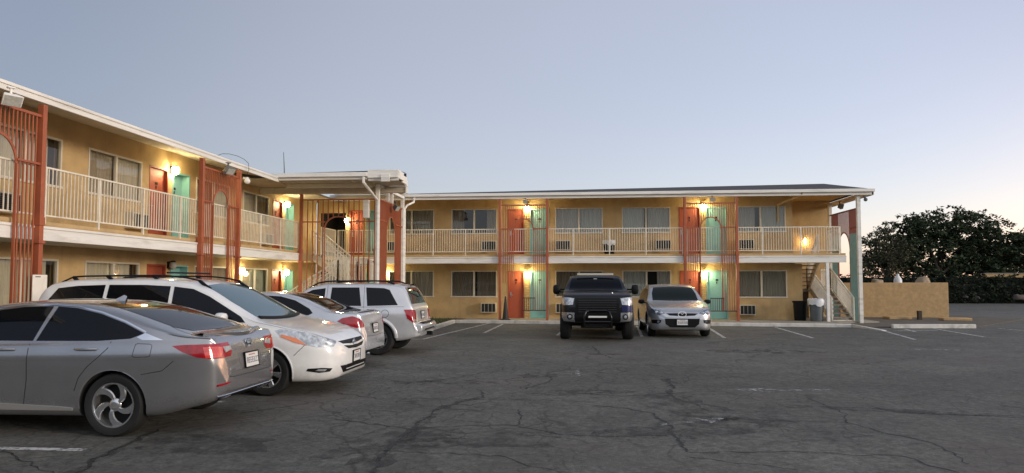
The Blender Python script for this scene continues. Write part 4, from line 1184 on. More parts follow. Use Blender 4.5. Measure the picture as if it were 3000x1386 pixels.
rg_ = [(hx - .002, .065 * math.copysign(abs(math.cos(t)) ** .6, math.cos(t)), .915 + .058 * math.copysign(abs(math.sin(t)) ** .6, math.sin(t))) for t in [2 * math.pi * i / 28 for i in range(29)]]
e.tube(rg_, .006, 6, cap=False); acc.mb_build(e, 'emblem', M['chrome'])
b = MB(); b.add([(3.14, 0, 1.41), (3.30, -.025, 1.39), (3.30, .025, 1.39), (3.27, -.004, 1.475), (3.27, .004, 1.475), (3.31, 0, 1.46), (3.16, -.03, 1.405), (3.16, .03, 1.405)], [(0, 6, 3), (0, 3, 4), (0, 4, 7), (6, 1, 3), (7, 4, 2), (3, 1, 5), (4, 5, 2), (3, 5, 4)], 0, True); acc.mb_build(b, 'roof_aerial', silver)
acc.mirror(1.78, 1.02, silver)
acc.patch([(.06, .60, .68), (.30, .85, .74), (.62, .9, .80), (.40, .88, .70), (.10, .68, .60)], (1, -.7, 0), 'headlight', M['headlight'], mirror=True, res=.04)
acc.patch([(-.1, -.5, .70), (-.1, .5, .70), (-.1, .42, .45), (-.1, -.42, .45)], (1, 0, 0), 'grille', M['black'], res=.06)
acc.patch([(1.95, -.18, 0), (1.95, .18, 0), (1.98, .18, 0), (1.98, -.18, 0)], (0, 0, -1), 'wiper', M['black'], res=.06)

# ---------------------------------------------------------------- white minivan, nose outwards
white = paint('white_pearl_paint', (.80, .79, .77), .0, .32)
van = Car('minivan', (-3.43 - 2.45, 10.42, 0), math.pi, 'white minivan with black roof rails, nose outwards behind the grey sedan', 'minivan', dict(L=4.90,
    top=[(0, .62), (.04, .71), (.14, .79), (.45, .92), (.9, 1.02), (1.16, 1.075), (1.6, 1.32), (2.1, 1.575), (2.4, 1.66), (2.9, 1.70), (4.1, 1.69), (4.5, 1.64), (4.63, 1.55), (4.77, 1.2), (4.85, .95), (4.9, .7)],
    belt=[(0, .58), (.15, .73), (.5, .86), (1.2, 1.0), (2.2, 1.03), (3.5, 1.06), (4.4, 1.10), (4.75, 1.05), (4.86, .85), (4.9, .62)],
    bot=[(0, .34), (.06, .24), (.3, .20), (4.4, .22), (4.75, .30), (4.9, .42)],
    plan=[(0, .46), (.04, .62), (.14, .77), (.4, .91), (.8, .975), (1.5, .985), (4.1, .98), (4.6, .93), (4.82, .86), (4.9, .72)],
    wheels=(1.0, 3.98), arch=.385, wz=.335, tum=.30, redge=.11), white)
van.wheels(.335, .215, dict(n=6, twist=0, w0=.022, w1=.045, rot=.2), .215, .03)
van.patch([side(*p) for p in ((1.34, 1.045), (1.42, 1.13), (1.95, 1.42), (2.22, 1.53), (2.52, 1.565), (2.50, 1.06))], Y, 'window', M['carglass'], mirror=True)
van.patch([side(*p) for p in ((2.56, 1.06), (2.58, 1.57), (3.0, 1.59), (3.55, 1.59), (3.55, 1.09))], Y, 'window', M['carglass'], mirror=True)
van.patch([side(*p) for p in ((3.61, 1.09), (3.61, 1.59), (4.05, 1.575), (4.36, 1.54), (4.60, 1.22), (4.58, 1.14))], Y, 'window', M['carglass'], mirror=True)
van.patch([(1.20, -.70, 0), (1.12, 0, 0), (1.20, .70, 0), (1.65, .70, 0), (2.14, .62, 0), (2.20, 0, 0), (2.14, -.62, 0), (1.65, -.70, 0)], (0, 0, -1), 'windscreen', mat('light_tinted_screen', (.028, .085, .105), .03, spec=.9, ior=1.75), res=.07)  # teal base colour stands in for light inside the cabin
b = MB(); pts = []
for y in [i / 10 for i in range(-7, 8)]:
    h_ = van.hit((1.15 + .09 * (y / .7) ** 2, y, 4), (0, 0, -1)); pts.append(h_[0] - van.off + Vector((0, 0, .004)))
b.tube(pts, .035, 8); van.mb_build(b, 'wiper_cowl', M['black'])
van.patch([(5.2, -.70, 1.52), (5.2, .70, 1.52), (5.2, .74, 1.15), (5.2, -.74, 1.15)], (-1, 0, 0), 'rear_window', M['carglass'], res=.08)
dn_ = (1, -.75, -.15)
van.patch([(.10, .60, .765), (.25, .72, .825), (.50, .82, .895), (.82, .90, .955), (.90, .93, .935), (.80, .95, .85), (.58, .94, .765), (.32, .86, .695), (.13, .68, .69)], dn_, 'headlight', M['headlight'], mirror=True, res=.03, off=.006)
van.patch([(.42, .91, .725), (.60, .945, .77), (.80, .955, .845), (.80, .94, .88), (.60, .90, .82)], dn_, 'turn_signal', M['amber'], mirror=True, res=.025, off=.011)
van.patch([(-.1, -.54, .755), (-.1, .54, .755), (-.1, .46, .715), (-.1, .16, .695), (-.1, -.16, .695), (-.1, -.46, .715)], (1, 0, 0), 'grille', M['black'], res=.04, off=.003)
van.patch([(-.1, -.47, .69), (-.1, -.16, .668), (-.1, .16, .668), (-.1, .47, .69), (-.1, .32, .632), (-.1, 0, .618), (-.1, -.32, .632)], (1, 0, 0), 'grille', M['black'], res=.04, off=.003)
van.patch([(-.1, -.60, .405), (-.1, .60, .405), (-.1, .52, .30), (-.1, -.52, .30)], (1, 0, 0), 'lower_grille', M['black'], res=.04, off=.003)
van.patch([(.17, .68, .385), (.28, .79, .40), (.44, .88, .395), (.44, .90, .36), (.28, .83, .33), (.18, .72, .34)], (1, -.8, 0), 'fog_light', M['black'], mirror=True, res=.03, off=.005)
van.patch([(.23, .74, .375), (.32, .81, .385), (.35, .84, .36), (.24, .77, .35)], (1, -.8, 0), 'fog_light', M['headlight'], mirror=True, res=.02, off=.009)
hx = van.hit((-3, 0, .50), (1, 0, 0))[0].x - van.off.x
van.plate(hx - .012, 0, .50, -1, tilt=-.05)
e = MB(); hx = van.hit((-3, 0, .705), (1, 0, 0))[0].x - van.off.x - .012
for rx_, ry_ in ((.075, .05), (.024, .047), (.05, .017)): e.tube([(hx, rx_ * math.cos(t), .705 + (.018 if ry_ < .02 else 0) + ry_ * math.sin(t)) for t in [2 * math.pi * i / 24 for i in range(25)]], .007, 6, cap=False)
van.mb_build(e, 'emblem', M['chrome'])
for sd in (-1, 1):
    b = MB(); pts = []
    for i, x in enumerate([2.05 + .185 * j for j in range(14)]):
        yy = sd * .60; h_ = van.hit((x, yy, 4), (0, 0, -1))[0] - van.off
        pts.append(h_ + Vector((0, 0, .05 if 0 < i < 13 else .0)))
    b.tube(pts, .013, 8)
    for j in (1, 5, 9, 12): b.bar(pts[j] - Vector((.1, 0, .08)), pts[j] - Vector((0, 0, .0)), .04, .04)
    van.mb_build(b, 'roof_rail', M['black'])
b = MB()
for x in (2.75,):
    h_ = [van.hit((x, y, 4), (0, 0, -1))[0] - van.off + Vector((0, 0, .06)) for y in (-.6, 0, .6)]; b.tube([(x, h_[i].y, max(h_[0].z, h_[1].z + .02)) for i in range(3)], .016, 6)
van.mb_build(b, 'roof_crossbar', M['black'])
van.mirror(1.62, 1.08, white, (.12, .22, .17), .05)
van.gaps([([side(*p) for p in ((1.30, 1.02), (1.34, .7), (1.46, .4), (1.5, .28))], Y, True), ([side(*p) for p in ((2.53, 1.05), (2.53, .28))], Y, True), ([side(*p) for p in ((3.62, 1.07), (3.62, .70))], Y, True), ([side(*p) for p in ((2.6, .93), (4.6, .96))], Y, True),
    ([(.10, -.62, 1.5), (.20, -.74, 1.5), (.6, -.86, 1.5), (1.1, -.86, 1.5)], (0, 0, -1), False), ([(.10, .62, 1.5), (.20, .74, 1.5), (.6, .86, 1.5), (1.1, .86, 1.5)], (0, 0, -1), False),
    ([(.42, .95, .73), (.52, .95, .65), (.60, .95, .58)], (1, -1, 0), True)])
for sd in (1, -1): van.handle(2.36, .90, sd, white); van.handle(2.72, .90, sd, white)
van.patch([(4.8, .80, 1.0), (4.82, .78, 1.0), (4.88, .70, .75), (4.75, .86, .75), (4.7, .9, 1.0)], (-1, -.7, 0), 'taillight', M['taillight'], mirror=True, res=.04)

# ---------------------------------------------------------------- silver sedan with spoiler
silver2 = paint('pale_silver_paint', (.52, .54, .58), .40, .26)
cor = Car('sedan', (-3.92 - 2.27, 13.12, 0), 0, 'pale silver sedan with rear spoiler between the white minivan and the silver SUV', 'car', dict(L=4.54,
    top=[(0, .60), (.05, .70), (.2, .78), (.6, .90), (1.1, 1.0), (1.8, 1.32), (2.1, 1.425), (2.5, 1.455), (2.9, 1.43), (3.3, 1.34), (3.65, 1.20), (3.95, 1.09), (4.15, 1.07), (4.38, 1.06), (4.44, 1.03), (4.48, .88), (4.52, .74), (4.54, .6)],
    belt=[(0, .57), (.2, .73), (1.1, .93), (2.5, .97), (3.5, 1.0), (4.1, 1.02), (4.38, 1.0), (4.48, .82), (4.54, .56)],
    bot=[(0, .34), (.08, .24), (.4, .2), (4.0, .22), (4.3, .27), (4.54, .36)],
    plan=[(0, .48), (.05, .66), (.2, .78), (.5, .85), (1.2, .88), (3.4, .88), (4.0, .86), (4.3, .81), (4.46, .74), (4.54, .60)],
    wheels=(.9, 3.5), arch=.36, wz=.315, tum=.42, redge=.10), silver2)
cor.wheels(.315, .205, dict(n=7, twist=0, w0=.02, w1=.03), .2, .015)
cor.patch([side(*p) for p in ((1.45, .995), (1.9, 1.25), (2.2, 1.36), (2.5, 1.385), (2.5, .995))], Y, 'window', M['carglass'], mirror=True)
cor.patch([side(*p) for p in ((2.56, .995), (2.57, 1.385), (2.9, 1.365), (3.2, 1.29), (3.5, 1.14), (3.58, 1.06), (3.5, 1.02))], Y, 'window', M['carglass'], mirror=True)
cor.patch([(1.18, -.6, 0), (1.18, .6, 0), (1.98, .53, 0), (1.98, -.53, 0)], (0, 0, -1), 'windscreen', M['screen'], res=.08)
cor.patch([(3.02, -.48, 0), (3.0, 0, 0), (3.02, .48, 0), (3.5, .54, 0), (3.84, .58, 0), (3.94, .45, 0), (3.97, 0, 0), (3.94, -.45, 0), (3.84, -.58, 0), (3.5, -.54, 0)], (0, 0, -1), 'rear_window', M['carglass'], res=.06)
cor.patch([(4.18, .85, .97), (4.36, .80, 1.0), (4.44, .70, .95), (4.48, .60, .84), (4.46, .62, .79), (4.36, .76, .79), (4.22, .85, .85), (4.10, .88, .91)], (-1, -.8, 0), 'taillight', M['taillight'], mirror=True, res=.03, off=.008)
b = MB()
vs = []; ys = [i / 10 for i in range(-7, 8)]
for y in ys:
    q = 1 - .06 * (abs(y) / .7) ** 4; zz = 1.085 - .02 * (y / .7) ** 2
    vs += [(4.14, y, zz - .01), (4.24, y, zz + .014), (4.41 * q ** .3, y, zz + .012), (4.40 * q ** .3, y, zz - .008), (4.24, y, zz - .018)]
n5 = 5
b.add(vs, [(i * n5 + k, (i + 1) * n5 + k, (i + 1) * n5 + (k + 1) % n5, i * n5 + (k + 1) % n5) for i in range(len(ys) - 1) for k in range(n5)] + [tuple(range(5)), tuple(range(len(vs) - 5, len(vs)))], 0, True)
for sd in (-1, 1): b.box(4.2, 4.34, sd * .58 - .03, sd * .58 + .03, 1.03, 1.085)
cor.mb_build(b, 'spoiler', silver2)
cor.patch([(4.6, -.26, .86), (4.6, .26, .86), (4.6, .22, .66), (4.6, -.22, .66)], (-1, 0, 0), 'plate_recess', mat('recess_pale', (.3, .3, .3), .4, metal=.5), res=.05, off=.002)
hx = cor.hit((8, 0, .75), (-1, 0, 0))[0].x - cor.off.x; cor.plate(hx + .012, 0, .75, 1, tilt=.1)
cor.gaps([([(3.98, .56, 1.3), (4.2, .62, 1.3), (4.36, .60, 1.3)], (0, 0, -1), True), ([(4.6, -.52, .62), (4.6, 0, .60), (4.6, .52, .62)], (-1, 0, 0), False), ([side(*p) for p in ((2.53, .97), (2.53, .28))], Y, True), ([side(*p) for p in ((3.55, 1.0), (3.45, .8), (3.2, .62), (3.14, .45))], Y, True)])
cor.patch([(4.6, -.64, .36), (4.6, .64, .36), (4.6, .60, .30), (4.6, -.60, .30)], (-1, 0, 0), 'rear_valance', M['black'], res=.06, off=.004)
for sd in (1, -1): cor.handle(3.2, .90, sd, silver2); cor.handle(2.3, .89, sd, silver2)
cor.mirror(1.62, 1.02, silver2)
cor.patch([(.06, .58, .68), (.3, .82, .76), (.55, .86, .80), (.35, .85, .70), (.1, .66, .62)], (1, -.7, 0), 'headlight', M['headlight'], mirror=True, res=.04)
b = MB(); b.tube([(4.40, -.52, .30), (4.58, -.52, .295)], .03, 10); cor.mb_build(b, 'exhaust_pipe', M['chrome'])

# ---------------------------------------------------------------- silver SUV
silver3 = paint('bright_silver_paint', (.60, .605, .62), .35, .28)
jeep = Car('suv', (-3.52 - 2.37, 15.92, 0), 0, 'bright silver boxy SUV, farthest of the left row, tail outwards', 'suv', dict(L=4.74,
    top=[(0, .80), (.05, .90), (.2, .99), (1.3, 1.06), (1.45, 1.09), (1.95, 1.42), (2.2, 1.55), (2.6, 1.62), (3.6, 1.625), (4.1, 1.60), (4.3, 1.555), (4.40, 1.45), (4.52, 1.18), (4.60, 1.02), (4.63, .75), (4.66, .72), (4.72, .64), (4.74, .56)],
    belt=[(0, .74), (.1, .9), (1.3, 1.01), (2.5, 1.05), (4.2, 1.09), (4.45, 1.08), (4.60, .9), (4.64, .7), (4.74, .52)],
    bot=[(0, .42), (.1, .34), (.5, .30), (4.2, .32), (4.6, .38), (4.74, .42)],
    plan=[(0, .62), (.05, .76), (.2, .87), (.5, .93), (4.0, .935), (4.4, .90), (4.58, .86), (4.66, .82), (4.74, .72)],
    wheels=(.95, 3.80), arch=.425, wz=.385, tum=.26, redge=.10, archr=.045, archm=paint('silver_flare', (.62, .62, .63), .4, .4), flare=.02), silver3)
jeep.wheels(.37, .225, dict(n=5, twist=0, w0=.03, w1=.05), .235, .01)
jeep.patch([side(*p) for p in ((1.62, 1.10), (2.0, 1.34), (2.25, 1.46), (2.55, 1.50), (2.55, 1.10))], Y, 'window', M['carglass'], mirror=True)
jeep.patch([side(*p) for p in ((2.68, 1.10), (2.70, 1.515), (3.34, 1.515), (3.42, 1.10))], Y, 'window', M['carglass'], mirror=True)
jeep.patch([side(*p) for p in ((3.56, 1.10), (3.50, 1.515), (3.92, 1.50), (4.05, 1.46), (4.26, 1.12))], Y, 'window', M['carglass'], mirror=True)
jeep.patch([(1.52, -.64, 0), (1.52, .64, 0), (2.1, .58, 0), (2.1, -.58, 0)], (0, 0, -1), 'windscreen', M['screen'], res=.08)
jeep.patch([(4.9, -.58, 1.51), (4.9, .58, 1.51), (4.9, .70, 1.14), (4.9, -.70, 1.14)], (-1, 0, 0), 'rear_window', M['screen'], res=.06)
jeep.patch([(4.42, .90, 1.02), (4.56, .80, 1.02), (4.66, .70, 1.0), (4.68, .70, .74), (4.58, .82, .73), (4.50, .90, .82)], (-1, -.9, 0), 'taillight', M['taillight'], mirror=True, res=.03, off=.010)
jeep.patch([(4.60, .80, .80), (4.66, .71, .80), (4.68, .71, .75), (4.60, .81, .75)], (-1, -.9, 0), 'taillight', M['headlight'], mirror=True, res=.02, off=.014, label='clear lower lens of the tail light')
b = MB(); b.prism([(4.58, .50), (4.76, .50), (4.80, .56), (4.80, .66), (4.74, .70), (4.58, .70)], -.78, .78, lambda a, c, d: (a, d, c)); jeep.mb_build(b, 'bumper', silver3, bevel=.03)
b = MB(); b.prism([(4.60, .705), (4.79, .705), (4.79, .715), (4.60, .715)], -.5, .5, lambda a, c, d: (a, d, c)); b.box(4.800, 4.806, -.5, .5, .545, .575); jeep.mb_build(b, 'bumper_step', M['black'])
b = MB(); b.box(4.66, 4.86, -.06, .06, .40, .49); jeep.mb_build(b, 'tow_hitch', M['black'])
hx = jeep.hit((8, 0, .88), (-1, 0, 0))[0].x - jeep.off.x; jeep.plate(hx + .012, 0, .88, 1, tilt=.06)
for sd in (-1, 1):
    b = MB(); pts = []
    for i, x in enumerate([2.1 + .2 * j for j in range(11)]):
        h_ = jeep.hit((x, sd * .58, 4), (0, 0, -1))[0] - jeep.off; pts.append(h_ + Vector((0, 0, .055 if 0 < i < 10 else .01)))
    b.tube(pts, .018, 8); jeep.mb_build(b, 'roof_rail', M['black'])
for x in (2.7, 3.7):
    b = MB(); b.tube([(x, y, jeep.hit((x, 0, 4), (0, 0, -1))[0].z + .045) for y in (-.6, .6)], .016, 6)
    jeep.mb_build(b, 'roof_crossbar', M['black'])
b = MB(); b.tube([(4.46, -.3, 1.44), (4.50, 0, 1.42), (4.50, .3, 1.30)], .012, 6); b.box(4.34, 4.44, -.09, .09, 1.555, 1.59); jeep.mb_build(b, 'rear_wiper', M['black'])
jeep.gaps([([side(*p) for p in ((2.60, 1.56), (2.60, 1.05), (2.60, .36))], Y, True), ([side(*p) for p in ((3.46, 1.57), (3.48, 1.05), (3.46, .86))], Y, True), ([side(*p) for p in ((1.5, 1.06), (1.5, .4))], Y, True), ([side(*p) for p in ((1.55, 1.055), (4.4, 1.085))], Y, True),
    ([(4.9, -.74, .74), (4.9, .74, .74)], (-1, 0, 0), False)])
cx_ = [(3.98 + .085 * math.cos(t), -1, .93 + .085 * math.sin(t)) for t in [2 * math.pi * i / 24 for i in range(25)]]
jeep.line(cx_, (0, 1, 0), .010, name='fuel_door', step=.03)
for sd in (1, -1): jeep.handle(3.3, .97, sd, silver3); jeep.handle(2.45, .96, sd, silver3)
jeep.mirror(1.75, 1.12, silver3, (.12, .2, .17))
jeep.patch([(-.1, -.62, .92), (-.1, .62, .92), (-.1, .58, .72), (-.1, -.58, .72)], (1, 0, 0), 'grille', M['black'], res=.06)

# ---------------------------------------------------------------- black pickup
blackp = paint('blue_black_paint', (.003, .0035, .006), .0, .4, .35)
trk = Car('pickup_truck', (.56, 19.0 + 2.9, 0), R(90), 'black lifted pickup truck with towing mirrors and roof light bar, nose to the camera', 'pickup truck', dict(L=5.80,
    top=[(0, 1.05), (.03, 1.17), (.12, 1.27), (.35, 1.335), (1.3, 1.385), (1.45, 1.41), (1.9, 1.68), (2.15, 1.80), (2.5, 1.86), (3.4, 1.86), (3.55, 1.80), (3.72, 1.40), (3.75, 1.36), (5.7, 1.36), (5.8, 1.3)],
    belt=[(0, 1.0), (.1, 1.2), (.4, 1.27), (1.4, 1.31), (3.5, 1.33), (5.7, 1.345), (5.8, 1.28)],
    bot=[(0, .62), (.05, .56), (.3, .50), (5.6, .55), (5.8, .62)],
    plan=[(0, .80), (.04, .88), (.15, .95), (.35, .985), (.8, 1.0), (5.6, 1.0), (5.8, .95)],
    wheels=(1.0, 4.65), arch=.52, wz=.44, archup=.04, tum=.40, redge=.10, archr=.04, archm=M['black'], kb=.96, flare=.005), blackp)
trk.wheels(.44, .25, dict(n=6, twist=0, w0=.03, w1=.045, mat=M['alloydark']), .32, -.055)
trk.patch([side(*p) for p in ((1.62, 1.36), (2.1, 1.64), (2.3, 1.73), (2.6, 1.75), (2.6, 1.36))], Y, 'window', M['carglass'], mirror=True)
trk.patch([side(*p) for p in ((2.68, 1.36), (2.68, 1.75), (3.35, 1.75), (3.5, 1.36))], Y, 'window', M['carglass'], mirror=True)
trk.patch([(1.48, -.80, 0), (1.43, 0, 0), (1.48, .80, 0), (1.9, .745, 0), (2.26, .68, 0), (2.3, 0, 0), (2.26, -.68, 0), (1.9, -.745, 0)], (0, 0, -1), 'windscreen', mat('black_screen', (.004, .005, .007), .05, spec=.09), res=.07)
X = (1, 0, 0)
trk.patch([(-.1, -.60, 1.20), (-.1, .60, 1.20), (-.1, .62, 1.1), (-.1, .58, .82), (-.1, .50, .74), (-.1, -.50, .74), (-.1, -.58, .82), (-.1, -.62, 1.1)], X, 'grille', M['black'], res=.05, off=.012)
b = MB()
for i in range(6):
    z = .82 + i * .062; h_ = [trk.hit((-3, y, z), X)[0] - trk.off for y in (-.52, -.26, 0, .26, .52)]
    b.tube([p - Vector((.022, 0, 0)) for p in h_], .010, 6)
trk.mb_build(b, 'grille_bars', mat('satin_black', (.02, .02, .021), .35))
trk.patch([(.02, .64, 1.19), (.12, .86, 1.22), (.42, .99, 1.20), (.34, .99, 1.04), (.12, .90, 1.0), (.04, .66, 1.02)], (1, -.35, 0), 'headlight', M['headlight'], mirror=True, res=.04, off=.008)
trk.patch([(.03, .62, .80), (.10, .90, .81), (.3, .985, .80), (.28, .985, .66), (.14, .93, .58), (.05, .62, .55)], (1, -.35, 0), 'bumper_cap', mat('dull_chrome', (.62, .62, .63), .22, metal=.85), mirror=True, res=.04, off=.012, label='chrome bumper corner with fog light')
for sd in (-1, 1):
    h_ = trk.hit((-3, sd * .76, .685), X)[0] - trk.off
    b = MB(); b.lathe([(.001, -.034), (.075, -.034), (.078, -.02)], 20, (h_.x, h_.y, h_.z), 'x'); trk.mb_build(b, 'fog_light_recess', M['black'])
    b = MB(); b.lathe([(.001, -.050), (.035, -.046), (.045, -.035)], 20, (h_.x, h_.y, h_.z), 'x'); trk.mb_build(b, 'fog_light', M['headlight'])
trk.patch([(-.1, -.60, .73), (-.1, .60, .73), (-.1, .58, .56), (-.1, -.58, .56)], X, 'bumper', M['black'], res=.06, off=.010)
b = MB()
for sd in (-1, 1): b.tube([(-.02, sd * .36, .42), (-.15, sd * .37, .55), (-.17, sd * .36, .70), (-.13, sd * .32, .83), (-.06, sd * .26, .86)], .032, 10)
b.tube([(-.06, -.28, .86), (-.06, .28, .86)], .032, 10); b.tube([(-.16, -.36, .56), (-.16, .36, .56)], .028, 10); b.box(-.03, .02, -.38, .38, .40, .50)
trk.mb_build(b, 'bull_bar', mat('black_steel', (.015, .015, .016), .18, metal=.4))
b = MB(); b.box(-.17, -.12, -.27, .27, .66, .73); tr_b = trk.mb_build(b, 'light_bar', M['black'], bevel=.008)
b = MB(); b.box(-.176, -.171, -.25, .25, .672, .718); trk.mb_build(b, 'light_bar_lens', mat('led_lens', (.75, .74, .70), .3), tr_b)
b = MB(); b.box(2.08, 2.15, -.56, .56, 1.845, 1.925); rb_ = trk.mb_build(b, 'roof_light_bar', M['black'], bevel=.01)
b = MB(); b.box(2.072, 2.079, -.55, .55, 1.855, 1.915); trk.mb_build(b, 'roof_light_bar_lens', mat('led_lens_warm', (.55, .51, .42), .3), rb_)
for sd in (-1, 1):
    b = MB(); b.bar((1.75, sd * .88, 1.42), (1.75, sd * 1.1, 1.42), .05, .05); b.bar((1.75, sd * .88, 1.34), (1.75, sd * 1.1, 1.35), .05, .04)
    vs = []; n = 14
    rings = [(-.07, .7), (-.05, .95), (0, 1), (.08, 1), (.09, .9)]
    for fx, sc in rings:
        for k in range(n):
            t = 2 * math.pi * k / n; c_, s_ = math.cos(t), math.sin(t); q = (c_ ** 4 + s_ ** 4) ** -.25
            vs.append((1.75 + fx, sd * 1.175 + c_ * q * .105 * sc, 1.42 + s_ * q * .145 * sc))
    b.add(vs, [(i * n + k, i * n + (k + 1) % n, (i + 1) * n + (k + 1) % n, (i + 1) * n + k) for i in range(4) for k in range(n)] + [tuple(range(n)), tuple(4 * n + k for k in range(n))], 0, True)
    trk.mb_build(b, 'wing_mirror', M['black'])
for sd in (-1, 1):
    b = MB(); h_ = trk.hit((.34, sd * .42, 4), (0, 0, -1)); b.sphere(h_[0] - trk.off + Vector((-.05, 0, .0)), .03, 6)
    if sd < 0: trk.mb_build(b, 'hood_pin', M['chrome'])
    c = MB()
    for wx in (1.0, 4.65):
        prof = [(.50, -.03), (.56, -.02), (.58, .05), (.55, .10), (.50, .10)]
        c.lathe(prof, 28, (wx, sd * 1.0, .48), 'y', 0, True, R(-8), R(188)) if False else None
trk.patch([side(*p) for p in ((.16, .98), (.40, 1.02), (.52, .98), (.50, .84), (.30, .82), (.16, .84))], (.4, -1, 0), 'fender_badge_panel', mat('blue_fender', (.03, .045, .20), .25, metal=.4, coat=1), res=.05, off=.004) if False else None
trk.patch([(.05, -.64, .99), (.14, -.93, .985), (.30, -.985, .99), (.30, -.985, .83), (.12, -.92, .825), (.05, -.66, .83)], (1, .35, 0), 'fender_panel', mat('blue_fender', (.018, .026, .10), .3, metal=.3, coat=.5), res=.04, off=.005, label='blue front fender corner')
trk.gaps([([(.16, -.60, 2), (.4, -.86, 2), (1.35, -.90, 2)], (0, 0, -1), False), ([(.16, .60, 2), (.4, .86, 2), (1.35, .90, 2)], (0, 0, -1), False), ([side(*p) for p in ((2.64, 1.33), (2.64, .6))], Y, True), ([side(*p) for p in ((1.6, 1.3), (1.62, .6))], Y, True)])
b = MB(); b.patch = None
b = MB(); b.box(1.25, 1.33, -.65, .65, 1.387, 1.395); trk.mb_build(b, 'bonnet_deflector', M['black'])
b = MB(); b.bar((1.0, -.8, .44), (1.0, .8, .44), .12, .12); b.box(.6, 1.3, -.45, .45, .34, .5); trk.mb_build(b, 'axle', M['black'])
b = MB(); h_ = trk.hit((2.0, 0, 4), (0, 0, -1))[0] - trk.off; b.box(1.99, 2.02, -.05, .05, h_.z + .0, h_.z + .015); trk.mb_build(b, 'windscreen_sensor', mat('pale_sticker', (.6, .62, .64), .4))

# ---------------------------------------------------------------- silver crossover
silver4 = paint('blue_silver_paint', (.50, .51, .525), .6, .30)
cx = Car('crossover', (3.06, 20.4 + 2.34, 0), R(90), 'silver crossover with rounded nose and oval badge, parked right of the black pickup', 'crossover', dict(L=4.68,
    top=[(0, .64), (.03, .72), (.12, .79), (.35, .87), (.8, .965), (1.15, 1.03), (1.3, 1.06), (1.8, 1.34), (2.15, 1.50), (2.6, 1.575), (3.2, 1.58), (3.8, 1.53), (4.2, 1.42), (4.5, 1.1), (4.62, .85), (4.68, .65)],
    belt=[(0, .58), (.12, .73), (.4, .83), (1.2, .98), (2.4, 1.0), (3.8, 1.06), (4.4, 1.05), (4.6, .8), (4.68, .6)],
    bot=[(0, .33), (.06, .25), (.3, .22), (4.3, .25), (4.68, .4)],
    plan=[(0, .52), (.04, .66), (.13, .78), (.35, .875), (.75, .925), (1.3, .935), (4.0, .935), (4.5, .86), (4.68, .7)],
    wheels=(.95, 3.7), arch=.40, wz=.35, tum=.38, redge=.11), silver4)
cx.wheels(.352, .235, dict(n=5, twist=0, w0=.025, w1=.05), .225, .015)
cx.patch([side(*p) for p in ((1.55, 1.02), (1.95, 1.26), (2.3, 1.40), (2.6, 1.43), (2.6, 1.02))], Y, 'window', M['carglass'], mirror=True)
cx.patch([side(*p) for p in ((2.66, 1.02), (2.67, 1.435), (3.3, 1.43), (3.8, 1.36), (4.1, 1.2), (3.9, 1.09))], Y, 'window', M['carglass'], mirror=True)
cx.patch([(1.36, -.70, 0), (1.30, 0, 0), (1.36, .70, 0), (1.75, .68, 0), (2.12, .60, 0), (2.16, 0, 0), (2.12, -.60, 0), (1.75, -.68, 0)], (0, 0, -1), 'windscreen', mat('crossover_screen', (.012, .016, .015), .04, spec=.12), res=.07)
cx.patch([(-.1, -.46, .725), (-.1, 0, .735), (-.1, .46, .725), (-.1, .36, .665), (-.1, 0, .645), (-.1, -.36, .665)], X, 'upper_grille', M['black'], res=.04, off=.004)
cx.patch([(-.1, -.50, .575), (-.1, .50, .575), (-.1, .48, .42), (-.1, .36, .325), (-.1, -.36, .325), (-.1, -.48, .42)], X, 'lower_grille', M['black'], res=.04, off=.004)
cx.patch([(.06, .58, .535), (.20, .78, .54), (.30, .85, .52), (.26, .84, .43), (.12, .68, .42), (.07, .60, .45)], (1, -.5, 0), 'fog_light_recess', M['black'], mirror=True, res=.04, off=.005)
for sd in (-1, 1):
    h_ = cx.hit((-3, sd * .68, .48), X)[0] - cx.off; b = MB(); b.lathe([(.001, -.02), (.035, -.018), (.042, -.006)], 16, tuple(h_), 'x'); cx.mb_build(b, 'fog_light', M['headlight_dark'])
    for yy, rr_ in ((.60, .045), (.72, .052)):
        h_ = cx.hit((-3, sd * yy, .745 + (.72 - yy) * -.1), X)
        if h_:
            p = h_[0] - cx.off; b = MB(); b.lathe([(.001, -.016), (rr_ * .6, -.014), (rr_, -.006), (rr_ + .006, .01)], 18, (p.x - .004, p.y, p.z), 'x'); cx.mb_build(b, 'headlight_lens', M['headlight'])
cx.patch([(.06, .47, .725), (.20, .62, .80), (.42, .80, .85), (.50, .86, .84), (.36, .87, .76), (.20, .79, .70), (.09, .62, .675)], (1, -.45, -.1), 'headlight', M['headlight_dark'], mirror=True, res=.03, off=.006)
hx = cx.hit((-3, 0, .47), X)[0].x - cx.off.x; cx.plate(hx - .014, 0, .47, -1)
e = MB(); hx = cx.hit((-3, 0, .70), X)[0].x - cx.off.x - .018
e.tube([(hx, .115 * math.cos(t), .70 + .085 * math.sin(t)) for t in [2 * math.pi * i / 28 for i in range(29)]], .010, 8, cap=False)
wing = [(-.108, .72), (-.06, .745), (-.03, .728), (0, .69), (.03, .728), (.06, .745), (.108, .72)]
e.tube([(hx - .002, y, z) for y, z in wing], .009, 6)
cx.mb_build(e, 'emblem', mat('bright_badge', (.82, .82, .83), .35, metal=.2))
cx.mirror(1.62, 1.0, M['black'], (.11, .2, .14), .04)
cx.gaps([([(.16, -.58, 2), (.5, -.76, 2), (1.2, -.86, 2)], (0, 0, -1), False), ([(.16, .58, 2), (.5, .76, 2), (1.2, .86, 2)], (0, 0, -1), False), ([side(*p) for p in ((1.42, .98), (1.45, .4))], Y, True), ([side(*p) for p in ((2.63, 1.0), (2.63, .3))], Y, True), ([side(*p) for p in ((3.7, 1.04), (3.4, .7), (3.3, .4))], Y, True)])
